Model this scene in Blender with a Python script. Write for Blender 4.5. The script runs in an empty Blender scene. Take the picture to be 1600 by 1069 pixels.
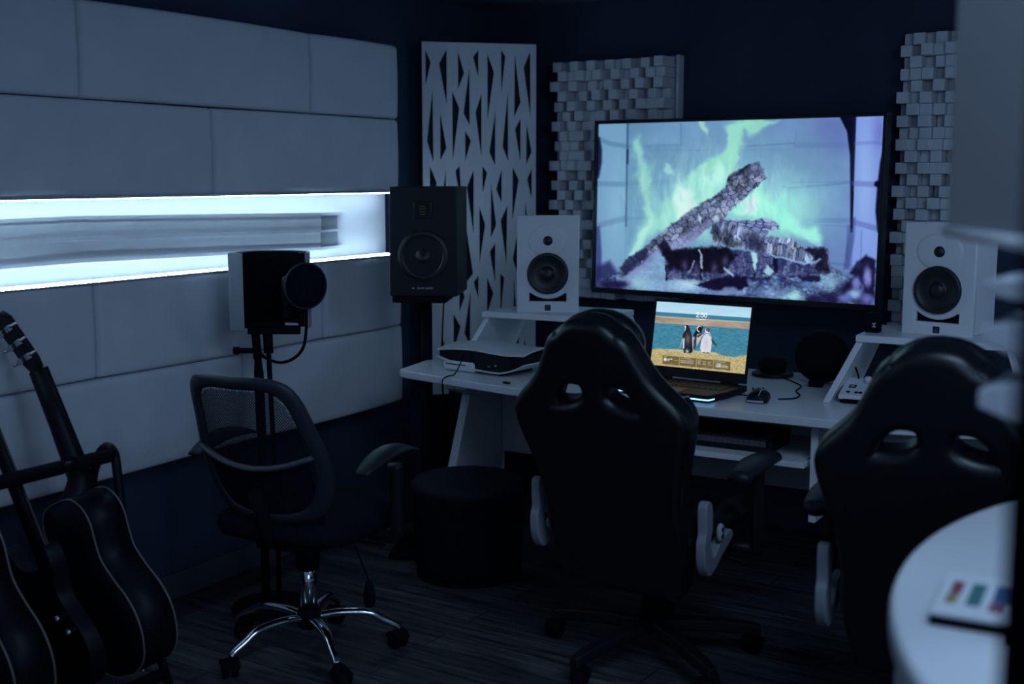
import bpy, bmesh, math, random
import numpy as np
from mathutils import Vector, Matrix
random.seed(7)
S = bpy.context.scene
COL = S.collection
R = math.radians
PI = math.pi

# ------------------------------------------------------------------ materials
def srgb(c):
    return tuple((x/12.92 if x <= .04045 else ((x+.055)/1.055)**2.4) for x in c)

MATS = {}
def mat(name, col, rough=.5, metal=0., spec=.5, noise=0., nscale=20., bump=0., emit=None, estr=1., coat=0.):
    if name in MATS: return MATS[name]
    m = bpy.data.materials.new(name); m.use_nodes = True
    nt = m.node_tree; b = nt.nodes['Principled BSDF']
    b.inputs['Base Color'].default_value = (*col, 1)
    b.inputs['Roughness'].default_value = rough
    b.inputs['Metallic'].default_value = metal
    b.inputs['Specular IOR Level'].default_value = spec
    b.inputs['Coat Weight'].default_value = coat
    if emit:
        b.inputs['Emission Color'].default_value = (*emit, 1)
        b.inputs['Emission Strength'].default_value = estr
    if noise or bump:
        tc = nt.nodes.new('ShaderNodeTexCoord'); n = nt.nodes.new('ShaderNodeTexNoise')
        n.inputs['Scale'].default_value = nscale; n.inputs['Detail'].default_value = 4
        nt.links.new(tc.outputs['Object'], n.inputs['Vector'])
        if noise:
            r = nt.nodes.new('ShaderNodeValToRGB')
            r.color_ramp.elements[0].position = .3; r.color_ramp.elements[1].position = .7
            r.color_ramp.elements[0].color = (*[c*(1-noise) for c in col], 1)
            r.color_ramp.elements[1].color = (*[min(1, c*(1+noise)) for c in col], 1)
            nt.links.new(n.outputs['Fac'], r.inputs['Fac']); nt.links.new(r.outputs['Color'], b.inputs['Base Color'])
        if bump:
            bp = nt.nodes.new('ShaderNodeBump'); bp.inputs['Strength'].default_value = bump; bp.inputs['Distance'].default_value = .003
            nt.links.new(n.outputs['Fac'], bp.inputs['Height']); nt.links.new(bp.outputs['Normal'], b.inputs['Normal'])
    MATS[name] = m
    return m

def emat(name, col, strength):
    if name in MATS: return MATS[name]
    m = bpy.data.materials.new(name); m.use_nodes = True
    nt = m.node_tree; nt.nodes.clear()
    e = nt.nodes.new('ShaderNodeEmission'); o = nt.nodes.new('ShaderNodeOutputMaterial')
    e.inputs['Color'].default_value = (*col, 1); e.inputs['Strength'].default_value = strength
    nt.links.new(e.outputs[0], o.inputs[0]); MATS[name] = m
    return m

WHITE_FAB = mat('white_fabric', (.60, .63, .68), .9, spec=.1, noise=.05, nscale=6, bump=.1)
WHITE = mat('white_laminate', (.68, .71, .75), .28, spec=.3)
WHITE_P = mat('white_paint', (.66, .69, .74), .6, spec=.25, noise=.04, nscale=9)
WHITE_PL = mat('white_plastic', (.66, .69, .73), .4, spec=.35)
WALLPAINT = mat('navy_wall_paint', (.030, .050, .086), .75, spec=.2, noise=.15, nscale=2)
CEILPAINT = mat('ceiling_paint', (.16, .20, .28), .8, spec=.1, noise=.15, nscale=2)
BLACK = mat('black_plastic', (.006, .007, .010), .5, spec=.25)
BLACKM = mat('black_matte', (.004, .005, .008), .85, spec=.1)
BLACKF = mat('black_fabric', (.007, .009, .016), .95, spec=.05, noise=.3, nscale=80)
LEATHER = mat('black_leather', (.004, .005, .008), .36, spec=.5, bump=.12, nscale=180)
LEATHER_G = mat('grey_leather', (.02, .025, .035), .4, spec=.4, bump=.15, nscale=180)
PADPLASTIC = mat('grey_black_plastic', (.013, .017, .026), .5, spec=.4)
CHROME = mat('chrome', (.75, .78, .82), .12, metal=1.)
STEEL = mat('silver_metal', (.45, .47, .5), .35, metal=1.)
SILVER_PL = mat('silver_plastic', (.22, .25, .29), .45, spec=.4)
LACQUER = mat('black_lacquer', (.003, .004, .007), .5, spec=.2)
BINDING = mat('cream_binding', (.20, .19, .18), .5)
CONE = mat('speaker_cone', (.008, .009, .012), .45, spec=.5)
GLOSSB = mat('black_gloss', (.004, .005, .007), .12, spec=.5)
BAFFLE = mat('charcoal_baffle', (.010, .013, .02), .6, spec=.25)
TWEETER = mat('ribbon_tweeter', (.10, .085, .05), .4, metal=.6)
LOGO = mat('logo_white', (.55, .57, .6), .5)
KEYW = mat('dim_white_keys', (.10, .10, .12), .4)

# wooden floor: planks running along the room's far wall
ROOM = R(-33)
def floor_mat():
    m = bpy.data.materials.new('dark_plank_floor'); m.use_nodes = True
    nt = m.node_tree; b = nt.nodes['Principled BSDF']
    tc = nt.nodes.new('ShaderNodeTexCoord'); mp = nt.nodes.new('ShaderNodeMapping')
    mp.inputs['Rotation'].default_value = (0, 0, -ROOM)
    nt.links.new(tc.outputs['Object'], mp.inputs['Vector'])
    br = nt.nodes.new('ShaderNodeTexBrick')
    br.inputs['Scale'].default_value = 1; br.inputs['Brick Width'].default_value = 1.1; br.inputs['Row Height'].default_value = .125
    br.inputs['Mortar Size'].default_value = .0022; br.offset = .37
    br.inputs['Color1'].default_value = (.034, .036, .042, 1); br.inputs['Color2'].default_value = (.066, .068, .075, 1)
    br.inputs['Mortar'].default_value = (.008, .009, .012, 1)
    nt.links.new(mp.outputs[0], br.inputs['Vector'])
    mp2 = nt.nodes.new('ShaderNodeMapping'); mp2.inputs['Scale'].default_value = (1.3, 16, 1)
    nt.links.new(mp.outputs[0], mp2.inputs['Vector'])
    n = nt.nodes.new('ShaderNodeTexNoise'); n.inputs['Scale'].default_value = 2.2; n.inputs['Detail'].default_value = 7; n.inputs['Roughness'].default_value = .65
    nt.links.new(mp2.outputs[0], n.inputs['Vector'])
    r = nt.nodes.new('ShaderNodeValToRGB'); r.color_ramp.elements[0].position = .34; r.color_ramp.elements[1].position = .68
    r.color_ramp.elements[0].color = (.22, .22, .24, 1); r.color_ramp.elements[1].color = (1.9, 1.9, 1.9, 1)
    nt.links.new(n.outputs['Fac'], r.inputs['Fac'])
    mx = nt.nodes.new('ShaderNodeMix'); mx.data_type = 'RGBA'; mx.blend_type = 'MULTIPLY'; mx.inputs['Factor'].default_value = 1
    nt.links.new(br.outputs['Color'], mx.inputs[6]); nt.links.new(r.outputs['Color'], mx.inputs[7])
    nt.links.new(mx.outputs[2], b.inputs['Base Color'])
    b.inputs['Roughness'].default_value = .55; b.inputs['Specular IOR Level'].default_value = .25
    return m
FLOOR = floor_mat()

# ------------------------------------------------------------------ mesh building
class MB:
    """collects shapes; build() links them as ONE mesh object"""
    def __init__(s): s.v = []; s.f = []; s.m = []; s.sm = []
    def add(s, vs, fs, mi=0, smooth=False, M=None):
        o = len(s.v)
        for p in vs:
            p = Vector(p)
            s.v.append(M @ p if M else p)
        for f in fs:
            s.f.append([i+o for i in f]); s.m.append(mi); s.sm.append(smooth)
        return s
    def box(s, x0, x1, y0, y1, z0, z1, mi=0, M=None):
        vs = [(x, y, z) for z in (z0, z1) for y in (y0, y1) for x in (x0, x1)]
        return s.add(vs, [(0, 2, 3, 1), (4, 5, 7, 6), (0, 1, 5, 4), (2, 6, 7, 3), (0, 4, 6, 2), (1, 3, 7, 5)], mi, False, M)
    def prism(s, pts, h0, h1, axis='z', mi=0, M=None, smooth=False):
        """polygon extruded along an axis; pts are in the two other axes' order"""
        n = len(pts)
        def P(a, b, h):
            return {'z': (a, b, h), 'y': (a, h, b), 'x': (h, a, b)}[axis]
        vs = [P(a, b, h0) for a, b in pts]+[P(a, b, h1) for a, b in pts]
        fs = [tuple(range(n-1, -1, -1)), tuple(range(n, 2*n))]
        o = len(s.v); s.add(vs, fs, mi, False, M)
        for i in range(n):
            j = (i+1) % n
            s.f.append([o+i, o+j, o+n+j, o+n+i]); s.m.append(mi); s.sm.append(smooth)
        return s
    def tube(s, path, r, seg=10, mi=0, M=None, cap=True, flat=1.0):
        """r: number or one per point; flat squashes the second axis"""
        P = [Vector(p) for p in path]; n = len(P)
        rs = r if isinstance(r, (list, tuple)) else [r]*n
        T = [(P[min(i+1, n-1)]-P[max(i-1, 0)]).normalized() for i in range(n)]
        up = Vector((0, 0, 1)) if abs(T[0].z) < .9 else Vector((1, 0, 0))
        u = T[0].cross(up).normalized(); vs = []
        for i in range(n):
            u = (u-T[i]*u.dot(T[i])).normalized(); w = T[i].cross(u)
            for k in range(seg):
                a = 2*PI*k/seg
                vs.append(P[i]+u*math.cos(a)*rs[i]+w*math.sin(a)*rs[i]*flat)
        fs = [(i*seg+k, i*seg+(k+1) % seg, (i+1)*seg+(k+1) % seg, (i+1)*seg+k) for i in range(n-1) for k in range(seg)]
        s.add(vs, fs, mi, True, M)
        if cap:
            o = len(s.v)-len(vs)
            s.f.append([o+k for k in range(seg-1, -1, -1)]); s.m.append(mi); s.sm.append(False)
            s.f.append([o+(n-1)*seg+k for k in range(seg)]); s.m.append(mi); s.sm.append(False)
        return s
    def lathe(s, prof, seg=32, mi=0, M=None, sx=1., sy=1., smooth=True):
        vs = []; fs = []; n = len(prof)
        for r, z in prof:
            for k in range(seg):
                a = 2*PI*k/seg; vs.append((r*math.cos(a)*sx, r*math.sin(a)*sy, z))
        for i in range(n-1):
            for k in range(seg):
                fs.append((i*seg+k, i*seg+(k+1) % seg, (i+1)*seg+(k+1) % seg, (i+1)*seg+k))
        fs.append(tuple(range(seg-1, -1, -1))); fs.append(tuple((n-1)*seg+k for k in range(seg)))
        return s.add(vs, fs, mi, smooth, M)
    def loft(s, rings, mi=0, M=None, closed=True, smooth=True, cap=True):
        m = len(rings[0]); vs = [p for r in rings for p in r]; fs = []
        for i in range(len(rings)-1):
            for k in range(m if closed else m-1):
                fs.append((i*m+k, i*m+(k+1) % m, (i+1)*m+(k+1) % m, (i+1)*m+k))
        if cap and closed:
            fs.append(tuple(range(m-1, -1, -1))); fs.append(tuple((len(rings)-1)*m+k for k in range(m)))
        return s.add(vs, fs, mi, smooth, M)
    def build(s, name, mats, parent=None, bevel=0., seg=2, subsurf=0, angle=40, loc=None, rot=None, fix=True):
        me = bpy.data.meshes.new(name)
        me.from_pydata([tuple(v) for v in s.v], [], s.f)
        for m in (mats if isinstance(mats, (list, tuple)) else [mats]): me.materials.append(m)
        me.polygons.foreach_set('material_index', s.m); me.polygons.foreach_set('use_smooth', s.sm)
        if fix:
            bm = bmesh.new(); bm.from_mesh(me); bmesh.ops.recalc_face_normals(bm, faces=bm.faces); bm.to_mesh(me); bm.free()
        me.update()
        o = bpy.data.objects.new(name, me); COL.objects.link(o)
        if parent is not None: o.parent = parent
        if loc: o.location = loc
        if rot: o.rotation_euler = rot
        if bevel:
            b = o.modifiers.new('bevel', 'BEVEL'); b.width = bevel; b.segments = seg; b.limit_method = 'ANGLE'; b.angle_limit = R(angle)
            b.harden_normals = False
            me.polygons.foreach_set('use_smooth', [True]*len(me.polygons))
            wn = o.modifiers.new('wn', 'WEIGHTED_NORMAL'); wn.keep_sharp = True
        if subsurf:
            d = o.modifiers.new('ss', 'SUBSURF'); d.levels = subsurf; d.render_levels = subsurf
            me.polygons.foreach_set('use_smooth', [True]*len(me.polygons))
        return o

def tag(o, label, cat, group=None, kind=None):
    o['label'] = label; o['category'] = cat
    if group: o['group'] = group
    if kind: o['kind'] = kind
    return o
def thing(name, label, cat, loc=(0, 0, 0), yaw=0., group=None):
    o = bpy.data.objects.new(name, None); COL.objects.link(o)
    o.empty_display_size = .05
    o.location = loc; o.rotation_euler = (0, 0, yaw)
    return tag(o, label, cat, group)
def struct(o): o['kind'] = 'structure'; return o
def kids(o): return [c for c in bpy.data.objects if c.parent == o]
def copy_tree(o, parent=None):
    c = o.copy(); COL.objects.link(c)
    if parent is not None: c.parent = parent
    for ch in kids(o): copy_tree(ch, c)
    return c
def text(name, body, size, m, parent, loc, rot=(PI/2, 0, 0), depth=.0006, align='CENTER'):
    cu = bpy.data.curves.new(name, 'FONT'); cu.body = body; cu.size = size; cu.extrude = depth
    cu.align_x = align; cu.align_y = 'CENTER'; cu.materials.append(m)
    t = bpy.data.objects.new('tmp', cu); COL.objects.link(t)
    dg = bpy.context.evaluated_depsgraph_get(); dg.update()
    me = bpy.data.meshes.new_from_object(t.evaluated_get(dg)); bpy.data.objects.remove(t); bpy.data.curves.remove(cu)
    me.name = name
    o = bpy.data.objects.new(name, me); COL.objects.link(o); o.parent = parent; o.location = loc; o.rotation_euler = rot
    return o
def flat_shape(name, outer, holes, m, parent, extrude, bevel=0., bres=3, loc=None, rot=None):
    """filled outline with holes, given thickness and rounded rims, as a mesh"""
    cu = bpy.data.curves.new(name, 'CURVE'); cu.dimensions = '2D'; cu.fill_mode = 'BOTH'
    cu.extrude = extrude; cu.bevel_depth = bevel; cu.bevel_resolution = bres
    for ring in [outer]+list(holes):
        sp = cu.splines.new('POLY'); sp.points.add(len(ring)-1)
        for p, q in zip(sp.points, ring): p.co = (q[0], q[1], 0, 1)
        sp.use_cyclic_u = True
    t = bpy.data.objects.new('tmp', cu); COL.objects.link(t)
    dg = bpy.context.evaluated_depsgraph_get(); dg.update()
    me = bpy.data.meshes.new_from_object(t.evaluated_get(dg))
    bpy.data.objects.remove(t); bpy.data.curves.remove(cu)
    me.name = name; me.materials.clear(); me.materials.append(m)
    bm = bmesh.new(); bm.from_mesh(me); bmesh.ops.remove_doubles(bm, verts=bm.verts, dist=1e-5); bm.to_mesh(me); bm.free()
    o = bpy.data.objects.new(name, me); COL.objects.link(o)
    if bevel: 
        me.polygons.foreach_set('use_smooth', [True]*len(me.polygons))
        wn = o.modifiers.new('wn', 'WEIGHTED_NORMAL')
    if parent is not None: o.parent = parent
    if loc: o.location = loc
    if rot: o.rotation_euler = rot
    return o
def smooth_ring(pts, n=6):
    """closed Catmull-Rom through pts"""
    out = []; L = len(pts)
    for i in range(L):
        p0, p1, p2, p3 = [np.array(pts[(i+k-1) % L], float) for k in range(4)]
        for j in range(n):
            t = j/n
            out.append(tuple(.5*((2*p1)+(-p0+p2)*t+(2*p0-5*p1+4*p2-p3)*t*t+(-p0+3*p1-3*p2+p3)*t**3)))
    return out
def spline(pts, n=8):
    out = []; L = len(pts)
    for i in range(L-1):
        p = [np.array(pts[min(max(i+k-1, 0), L-1)], float) for k in range(4)]
        for j in range(n):
            t = j/n
            out.append(tuple(.5*((2*p[1])+(-p[0]+p[2])*t+(2*p[0]-5*p[1]+4*p[2]-p[3])*t*t+(-p[0]+3*p[1]-3*p[2]+p[3])*t**3)))
    out.append(tuple(pts[-1])); return out

# ------------------------------------------------------------------ camera
EYE = 1.45; FPX = 1900.
cam = bpy.data.cameras.new('camera'); co = bpy.data.objects.new('camera', cam); COL.objects.link(co)
cam.sensor_width = 36; cam.lens = FPX/1600*36; cam.clip_start = .05
co.location = (0, 0, EYE); co.rotation_euler = (PI/2-math.atan(261.5/FPX), 0, 0)
cam.dof.use_dof = True; cam.dof.focus_distance = 4.0; cam.dof.aperture_fstop = 2.0
S.camera = co

# ------------------------------------------------------------------ the room
LW_D = Vector((math.cos(R(59)), math.sin(R(59)), 0)); LW_N = Vector((math.sin(R(59)), -math.cos(R(59)), 0))
LW_P = Vector((-.4474, 5.0, 0))                       # a point on the cushions' mean face
LWM = Matrix(((LW_D.x, LW_N.x, 0, LW_P.x), (LW_D.y, LW_N.y, 0, LW_P.y), (0, 0, 1, 0), (0, 0, 0, 1)))   # local: x along wall, y out of wall, z up
CEIL = 2.2
YAW_L = R(59)
TVC = Vector((.845, 4.784, 1.318)); TVYAW = R(-36.45)
BW_YAW = R(-35)
BN = Vector((math.sin(BW_YAW), -math.cos(BW_YAW), 0)); BT = Vector((math.cos(BW_YAW), math.sin(BW_YAW), 0))
BW_P = TVC-BN*.26; BW_P.z = 0

LWR = Matrix.Translation(LW_P) @ Matrix.Rotation(YAW_L, 4, 'Z')
def rebase(o, M):
    o.data.transform(M.inverted()); o.matrix_world = M; return o
fl = MB().box(-3.2, 4.2, -1.6, 7.2, -.05, 0).build('floor', FLOOR); struct(fl)
ce = MB().box(-3.2, 4.2, 1.9, 7.2, CEIL, CEIL+.05).build('ceiling', CEILPAINT); struct(ce)
m = MB().box(-3.4, 1.1, -.25, -.125, 0, CEIL, M=LWM); struct(rebase(m.build('wall_left', WALLPAINT), LWR))
BWM = Matrix.Translation((BW_P.x, BW_P.y, 0)) @ Matrix.Rotation(BW_YAW, 4, 'Z')
m = MB().box(-1.7, 3.2, 0, .12, 0, CEIL, M=BWM); struct(rebase(m.build('wall_back', WALLPAINT), BWM))
m = MB().box(-1.25, 3.2, -.012, 0, 0, .09, M=BWM); struct(rebase(m.build('baseboard_back', WALLPAINT, bevel=.003), BWM))
m = MB().box(-3.4, .7, -.125, -.112, 0, .09, M=LWM); struct(rebase(m.build('baseboard_left', mat('grey_baseboard', (.06, .07, .09), .6), bevel=.003), LWR))
# light board lining the back of the lit slot in the cushion wall
m = MB().box(-3.2, .03, -.125, -.112, 1.10, 1.40, M=LWM); struct(rebase(m.build('trim_1', mat('slot_board', (.74, .73, .78), .7, spec=.15)), LWR))

# ------------------------------------------------------------------ upholstered wall cushions
def cushion(x0, x1, z0, z1, label, bulge=.022, rend=False):
    """padded panel, front bowed out, edges pulled in at the seams"""
    nx, nz = 28, 14; w = x1-x0; h = z1-z0
    def edge(t, L, r):
        d = min(t, 1-t)*L
        return 0 if d >= r else -(r-math.sqrt(max(0, r*r-(r-d)**2)))
    us = [0, .006, .014, .03, .05]+[.05+.83*i/(nx-10) for i in range(1, nx-10)]+[.90, .93, .95, .965, .978, .988, .995, 1]
    vs_ = [0, .015, .04, .09]+[.09+.82*i/(nz-8) for i in range(1, nz-8)]+[.91, .96, .985, 1]
    verts = []; faces = []
    for v in vs_:
        for u in us:
            rr = .095 if (rend and u > .5) else .016
            y = bulge*(1-(2*u-1)**2)-bulge*.6+edge(u, w, rr)+edge(v, h, .014)+.004*math.sin(PI*v)
            verts.append((x0+u*w, y, z0+v*h))
    nu = len(us); nv = len(vs_)
    for j in range(nv-1):
        for i in range(nu-1):
            faces.append((j*nu+i, j*nu+i+1, (j+1)*nu+i+1, (j+1)*nu+i))
    ring = [i for i in range(nu)]+[j*nu+nu-1 for j in range(1, nv)]+[(nv-1)*nu+i for i in range(nu-2, -1, -1)]+[j*nu for j in range(nv-2, 0, -1)]
    b0 = len(verts)
    for i in ring: verts.append((verts[i][0], -.112, verts[i][2]))
    for k in range(len(ring)):
        l = (k+1) % len(ring)
        faces.append((ring[k], ring[l], b0+l, b0+k))
    faces.append(tuple(b0+k for k in range(len(ring))))
    mb = MB(); mb.add(verts, faces, 0, True, LWM)
    o = rebase(mb.build('wall_cushion', WHITE_FAB), LWR @ Matrix.Translation(((x0+x1)/2, 0, z0)))
    return tag(o, label, 'wall panel', 'padded cushions on the side wall')
g = .0025
cushion(-3.05, -1.575-g, 1.674, 1.962, 'pale padded wall cushion, top row, cut off by the frame edge')
cushion(-1.575+g, -.54-g, 1.674, 1.962, 'pale padded wall cushion in the middle of the top row')
cushion(-.54+g, .045, 1.674, 1.962, 'pale padded wall cushion at the rounded end of the top row', rend=True)
cushion(-3.05, -1.042-g, 1.383, 1.670, 'pale padded wall cushion just above the light strip, at the frame edge')
cushion(-1.042+g, .047, 1.383, 1.670, 'pale padded wall cushion just above the light strip, beside the slotted panel', rend=True)
cushion(-3.05, -1.56-g, .833, 1.125, 'pale padded wall cushion below the light strip, behind the guitar headstock')
cushion(-1.56+g, -.495-g, .833, 1.125, 'pale padded wall cushion below the light strip, behind the microphone shield')
cushion(-.495+g, .050, .833, 1.125, 'pale padded wall cushion below the light strip, behind the black monitor speaker', rend=True)
cushion(-3.05, -.93-g, .515, .829, 'pale padded wall cushion of the bottom row, behind the guitars')
cushion(-.93+g, .062, .515, .829, 'pale padded wall cushion of the bottom row, reaching towards the desk', bulge=.03, rend=True)

# stacked white ledge in the lit slot
RC = .022
le = thing('stacked_ledge', 'long white stacked ledge running through the lit slot of the cushion wall', 'ledge', LW_P, YAW_L)
def lz(x): return (x+1.607)*-.0184
for nm, za, zb, y1, col in (('fascia', 1.262, 1.318, .0, WHITE_P), ('fascia', 1.199, 1.255, -.004, WHITE_P)):
    m = MB()
    xs = [-3.0, -1.607, -.488]
    for a, b in zip(xs[:-1], xs[1:]):
        oa, ob = (0 if a > -2 else -.013), (0 if b > -2 else -.013)
        ya, yb = y1-(.05 if a < -2 else .0)-RC, y1-RC
        vs = []
        for (x, o_, yy) in ((a, oa, ya), (b, ob, yb)):
            dz = lz(x) if x > -1.7 else o_
            vs += [(x, .112, za+dz), (x, -yy, za+dz), (x, -yy, zb+dz), (x, .112, zb+dz)]
        m.add(vs, [(0, 1, 5, 4), (1, 2, 6, 5), (2, 3, 7, 6), (3, 0, 4, 7), (0, 3, 2, 1), (4, 5, 6, 7)])
    m.build(nm, col, le)
for za, zb in ((1.318, 1.328), (1.2555, 1.2625), (1.189, 1.1995)):
    m = MB()
    pts = [(x, -y) for x, y in [(-3.0, -.112), (-3.0, -.045-RC), (-1.607, .003-RC), (-.488, .003-RC), (-.265, -.088), (-.265, -.112)]]
    vs = [(x, y, za+(lz(x) if x > -1.7 else -.013)) for x, y in pts]+[(x, y, zb+.001+(lz(x) if x > -1.7 else -.013)) for x, y in pts]
    n = len(pts)
    m.add(vs, [tuple(range(n-1, -1, -1)), tuple(range(n, 2*n))]+[(i, (i+1) % n, n+(i+1) % n, n+i) for i in range(n)])
    m.build('board', WHITE_P, le)
for za, zb in ((1.2625, 1.318), (1.1995, 1.2555)):
    m = MB(); dz = lz(-.42)
    m.prism([(x, -y) for x, y in [(-.486, -.112), (-.486, -.008-RC), (-.32, -.082), (-.30, -.112)]], za+dz, zb+dz)
    m.build('end_filler', mat('grey_filler', (.25, .27, .31), .7), le)

# LED strips above and below the ledge
LEDC = (.52, .78, 1.)
LED = emat('led_chip', LEDC, 32.); LEDT = emat('led_glow', LEDC, 13.); STRIPB = mat('strip_backing', (.5, .55, .6), .4)
def led(z, up, label):
    m = MB()
    x0, x1 = -3.0, -.03
    zc = z
    # flexible backing lying on the cushion edge, chips along its front, glowing channel behind
    m.box(x0, x1, -.055, .006, zc-.0015, zc+.0015, 0, LWM)
    s = 1 if up else -1
    n = 178
    for i in range(n):
        x = x0+(x1-x0)*(i+.5)/n
        m.box(x-.0035, x+.0035, -.002, .005, zc+s*.0015, zc+s*.0045, 1, LWM)
    m.box(x0, x1, -.060, -.050, zc+s*.0015, zc+s*.004, 2, LWM)
    o = rebase(m.build('led_strip', [STRIPB, LED, LEDT]), LWR @ Matrix.Translation(((x0+x1)/2, 0, zc)))
    return tag(o, label, 'light strip', 'light strips in the cushion wall')
led(1.3805, False, 'glowing white LED strip along the upper edge of the lit slot')
led(1.1275, True, 'glowing white LED strip along the lower edge of the lit slot')

# ------------------------------------------------------------------ slotted corner panel
A = Vector((-.385*.985, 5.30*.985, 0)); Bp = Vector((.104*.985, 5.42*.985, 0)); cpy = math.atan2(Bp.y-A.y, Bp.x-A.x)
PWID = (Bp-A).length; PTOP = 2.0026; PBOT = .50; PH = PTOP-PBOT
cp = thing('slotted_panel', 'tall white panel with rows of slanted triangular cutouts across the corner', 'acoustic panel', (A.x, A.y, PBOT), cpy)
SC = 359.4
def cvt(pts, sc, ox, oy):
    out = []
    for a, b in pts:
        px, py = ox+a/sc, oy+b/sc
        out.append(((px-661-(py-65)*.0093)/175.5*PWID, PH-(py-66-(px-661)*.012)/SC))
    return out
T1 = [[(36, 100), (82, 205), (38, 405)], [(217, 95), (152, 215), (220, 570)], [(313, 108), (368, 292), (316, 430)], [(490, 95), (444, 160), (491, 330)],
      [(567, 125), (627, 285), (572, 700)], [(686, 92), (725, 150), (690, 480)], [(806, 120), (862, 540), (806, 665)], [(942, 100), (884, 245), (952, 680)],
      [(98, 420), (50, 865), (106, 1050)], [(162, 620), (218, 925), (165, 1028)], [(265, 440), (328, 590), (272, 1045)], [(413, 240), (363, 632), (418, 735)],
      [(519, 460), (467, 625), (522, 1020)], [(378, 780), (430, 865), (380, 1045)], [(641, 600), (590, 965), (643, 1085)], [(750, 430), (705, 915), (757, 1045)],
      [(864, 672), (814, 770), (866, 1055)], [(915, 710), (965, 965), (917, 1075)]]
holes = [cvt(t, 5.626, 660, 60) for t in T1]
T2 = [[(88, 72), (160, 250), (86, 640)], [(252, 95), (200, 560), (262, 700)], [(393, 75), (350, 135), (420, 520)], [(540, 120), (468, 300), (542, 790)], [(628, 85), (682, 150), (634, 360)],
      [(720, 245), (780, 690), (722, 830)], [(832, 110), (775, 320), (833, 470)], [(945, 92), (1013, 230), (947, 660)], [(1150, 110), (1100, 225), (1152, 440)], [(600, 495), (665, 690), (605, 1100)],
      [(893, 490), (824, 650), (890, 1120)], [(1082, 420), (1120, 760), (1085, 900)], [(460, 670), (540, 1190), (465, 1290)], [(770, 880), (712, 970), (772, 1300)], [(1003, 770), (955, 1050), (1005, 1200)],
      [(130, 760), (60, 1000), (132, 1250)], [(225, 690), (290, 950), (228, 1280)], [(345, 800), (300, 1100), (347, 1290)]]
holes += [cvt(t, 6.68, 660, 240) for t in T2]
T3 = [[(502, 290), (459, 350), (502, 500)], [(578, 310), (636, 455), (580, 640)], [(696, 275), (732, 320), (698, 690)], [(432, 420), (378, 800), (430, 900)], [(335, 330), (382, 475), (332, 610)], [(195, 525), (240, 770), (262, 525)],
      [(282, 620), (345, 740), (284, 960)], [(178, 770), (215, 960), (180, 1060)], [(60, 560), (20, 900), (62, 1050)], [(815, 290), (850, 700), (818, 800)], [(905, 330), (870, 500), (908, 760)], [(930, 640), (965, 860), (932, 690)],
      [(868, 820), (820, 920), (866, 1130)], [(917, 850), (945, 1000), (918, 1150)], [(755, 720), (700, 1000), (757, 1100)], [(640, 740), (690, 960), (642, 1120)], [(520, 720), (480, 980), (522, 1130)], [(400, 960), (450, 1060), (402, 1200)]]
T3 = [t for i, t in enumerate(T3) if i not in (5, 11)]
holes += [cvt(t, 5.626, 660, 370) for t in T3]
holes = [h for h in holes if min(p[1] for p in h) > .02 and max(p[1] for p in h) < PH-.02 and min(p[0] for p in h) > .008 and max(p[0] for p in h) < PWID-.008]
flat_shape('face_board', [(0, 0), (PWID, 0), (PWID, PH), (0, PH)], holes, WHITE_P, cp, .006, rot=(PI/2, 0, 0))
m = MB().box(0, PWID, .03, .04, 0, PH).box(0, .02, .008, .03, 0, PH).box(PWID-.02, PWID, .008, .03, 0, PH).box(.02, PWID-.02, .008, .03, 0, .02).box(.02, PWID-.02, .008, .03, PH-.02, PH)
m.build('backing', mat('navy_backing', (.02, .035, .06), .8), cp)
m = MB().box(.1, PWID-.1, .0, .06, -PBOT, -.002); m.build('plinth', BLACKM, cp)

# ------------------------------------------------------------------ block diffusers on the far wall
def diffuser(t0, z0, cols, rows, bs, seed, label):
    rnd = random.Random(seed)
    th = thing('block_diffuser', label, 'acoustic panel', BW_P+BT*t0+Vector((0, 0, z0)), BW_YAW, 'block diffusers on the far wall')
    W = cols*bs; H = rows*bs
    MB().box(-.006, W+.012, -.022, 0, -.006, H+.006).build('backing_board', WHITE_P, th)
    m = MB()
    for r in range(rows):
        for c in range(cols):
            d = .03+(rnd.choice((.050, .062, .075, .088)) if (r+c) % 2 else rnd.choice((0, .012, .03, .066)))
            x = c*bs+rnd.uniform(-.003, .003); z = r*bs
            m.box(x+.0006, x+bs-.0006, -.022-d, -.021, z+.0006, z+bs-.0006)
    m.build('blocks', WHITE_P, th, bevel=.0012, seg=1)
    MB().box(W+.013, W+.026, -.045, 0, -.008, H+.008).build('edge_rail', WHITE_P, th, bevel=.001, seg=1)
    return th
diffuser(-.915, .915, 13, 24, .0425, 3, 'pale wooden block diffuser behind the upper corner of the television, near the slotted panel')
diffuser(.60, .815, 7, 27, .0425, 11, 'pale wooden block diffuser behind the white roller blind, past the television')

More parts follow.
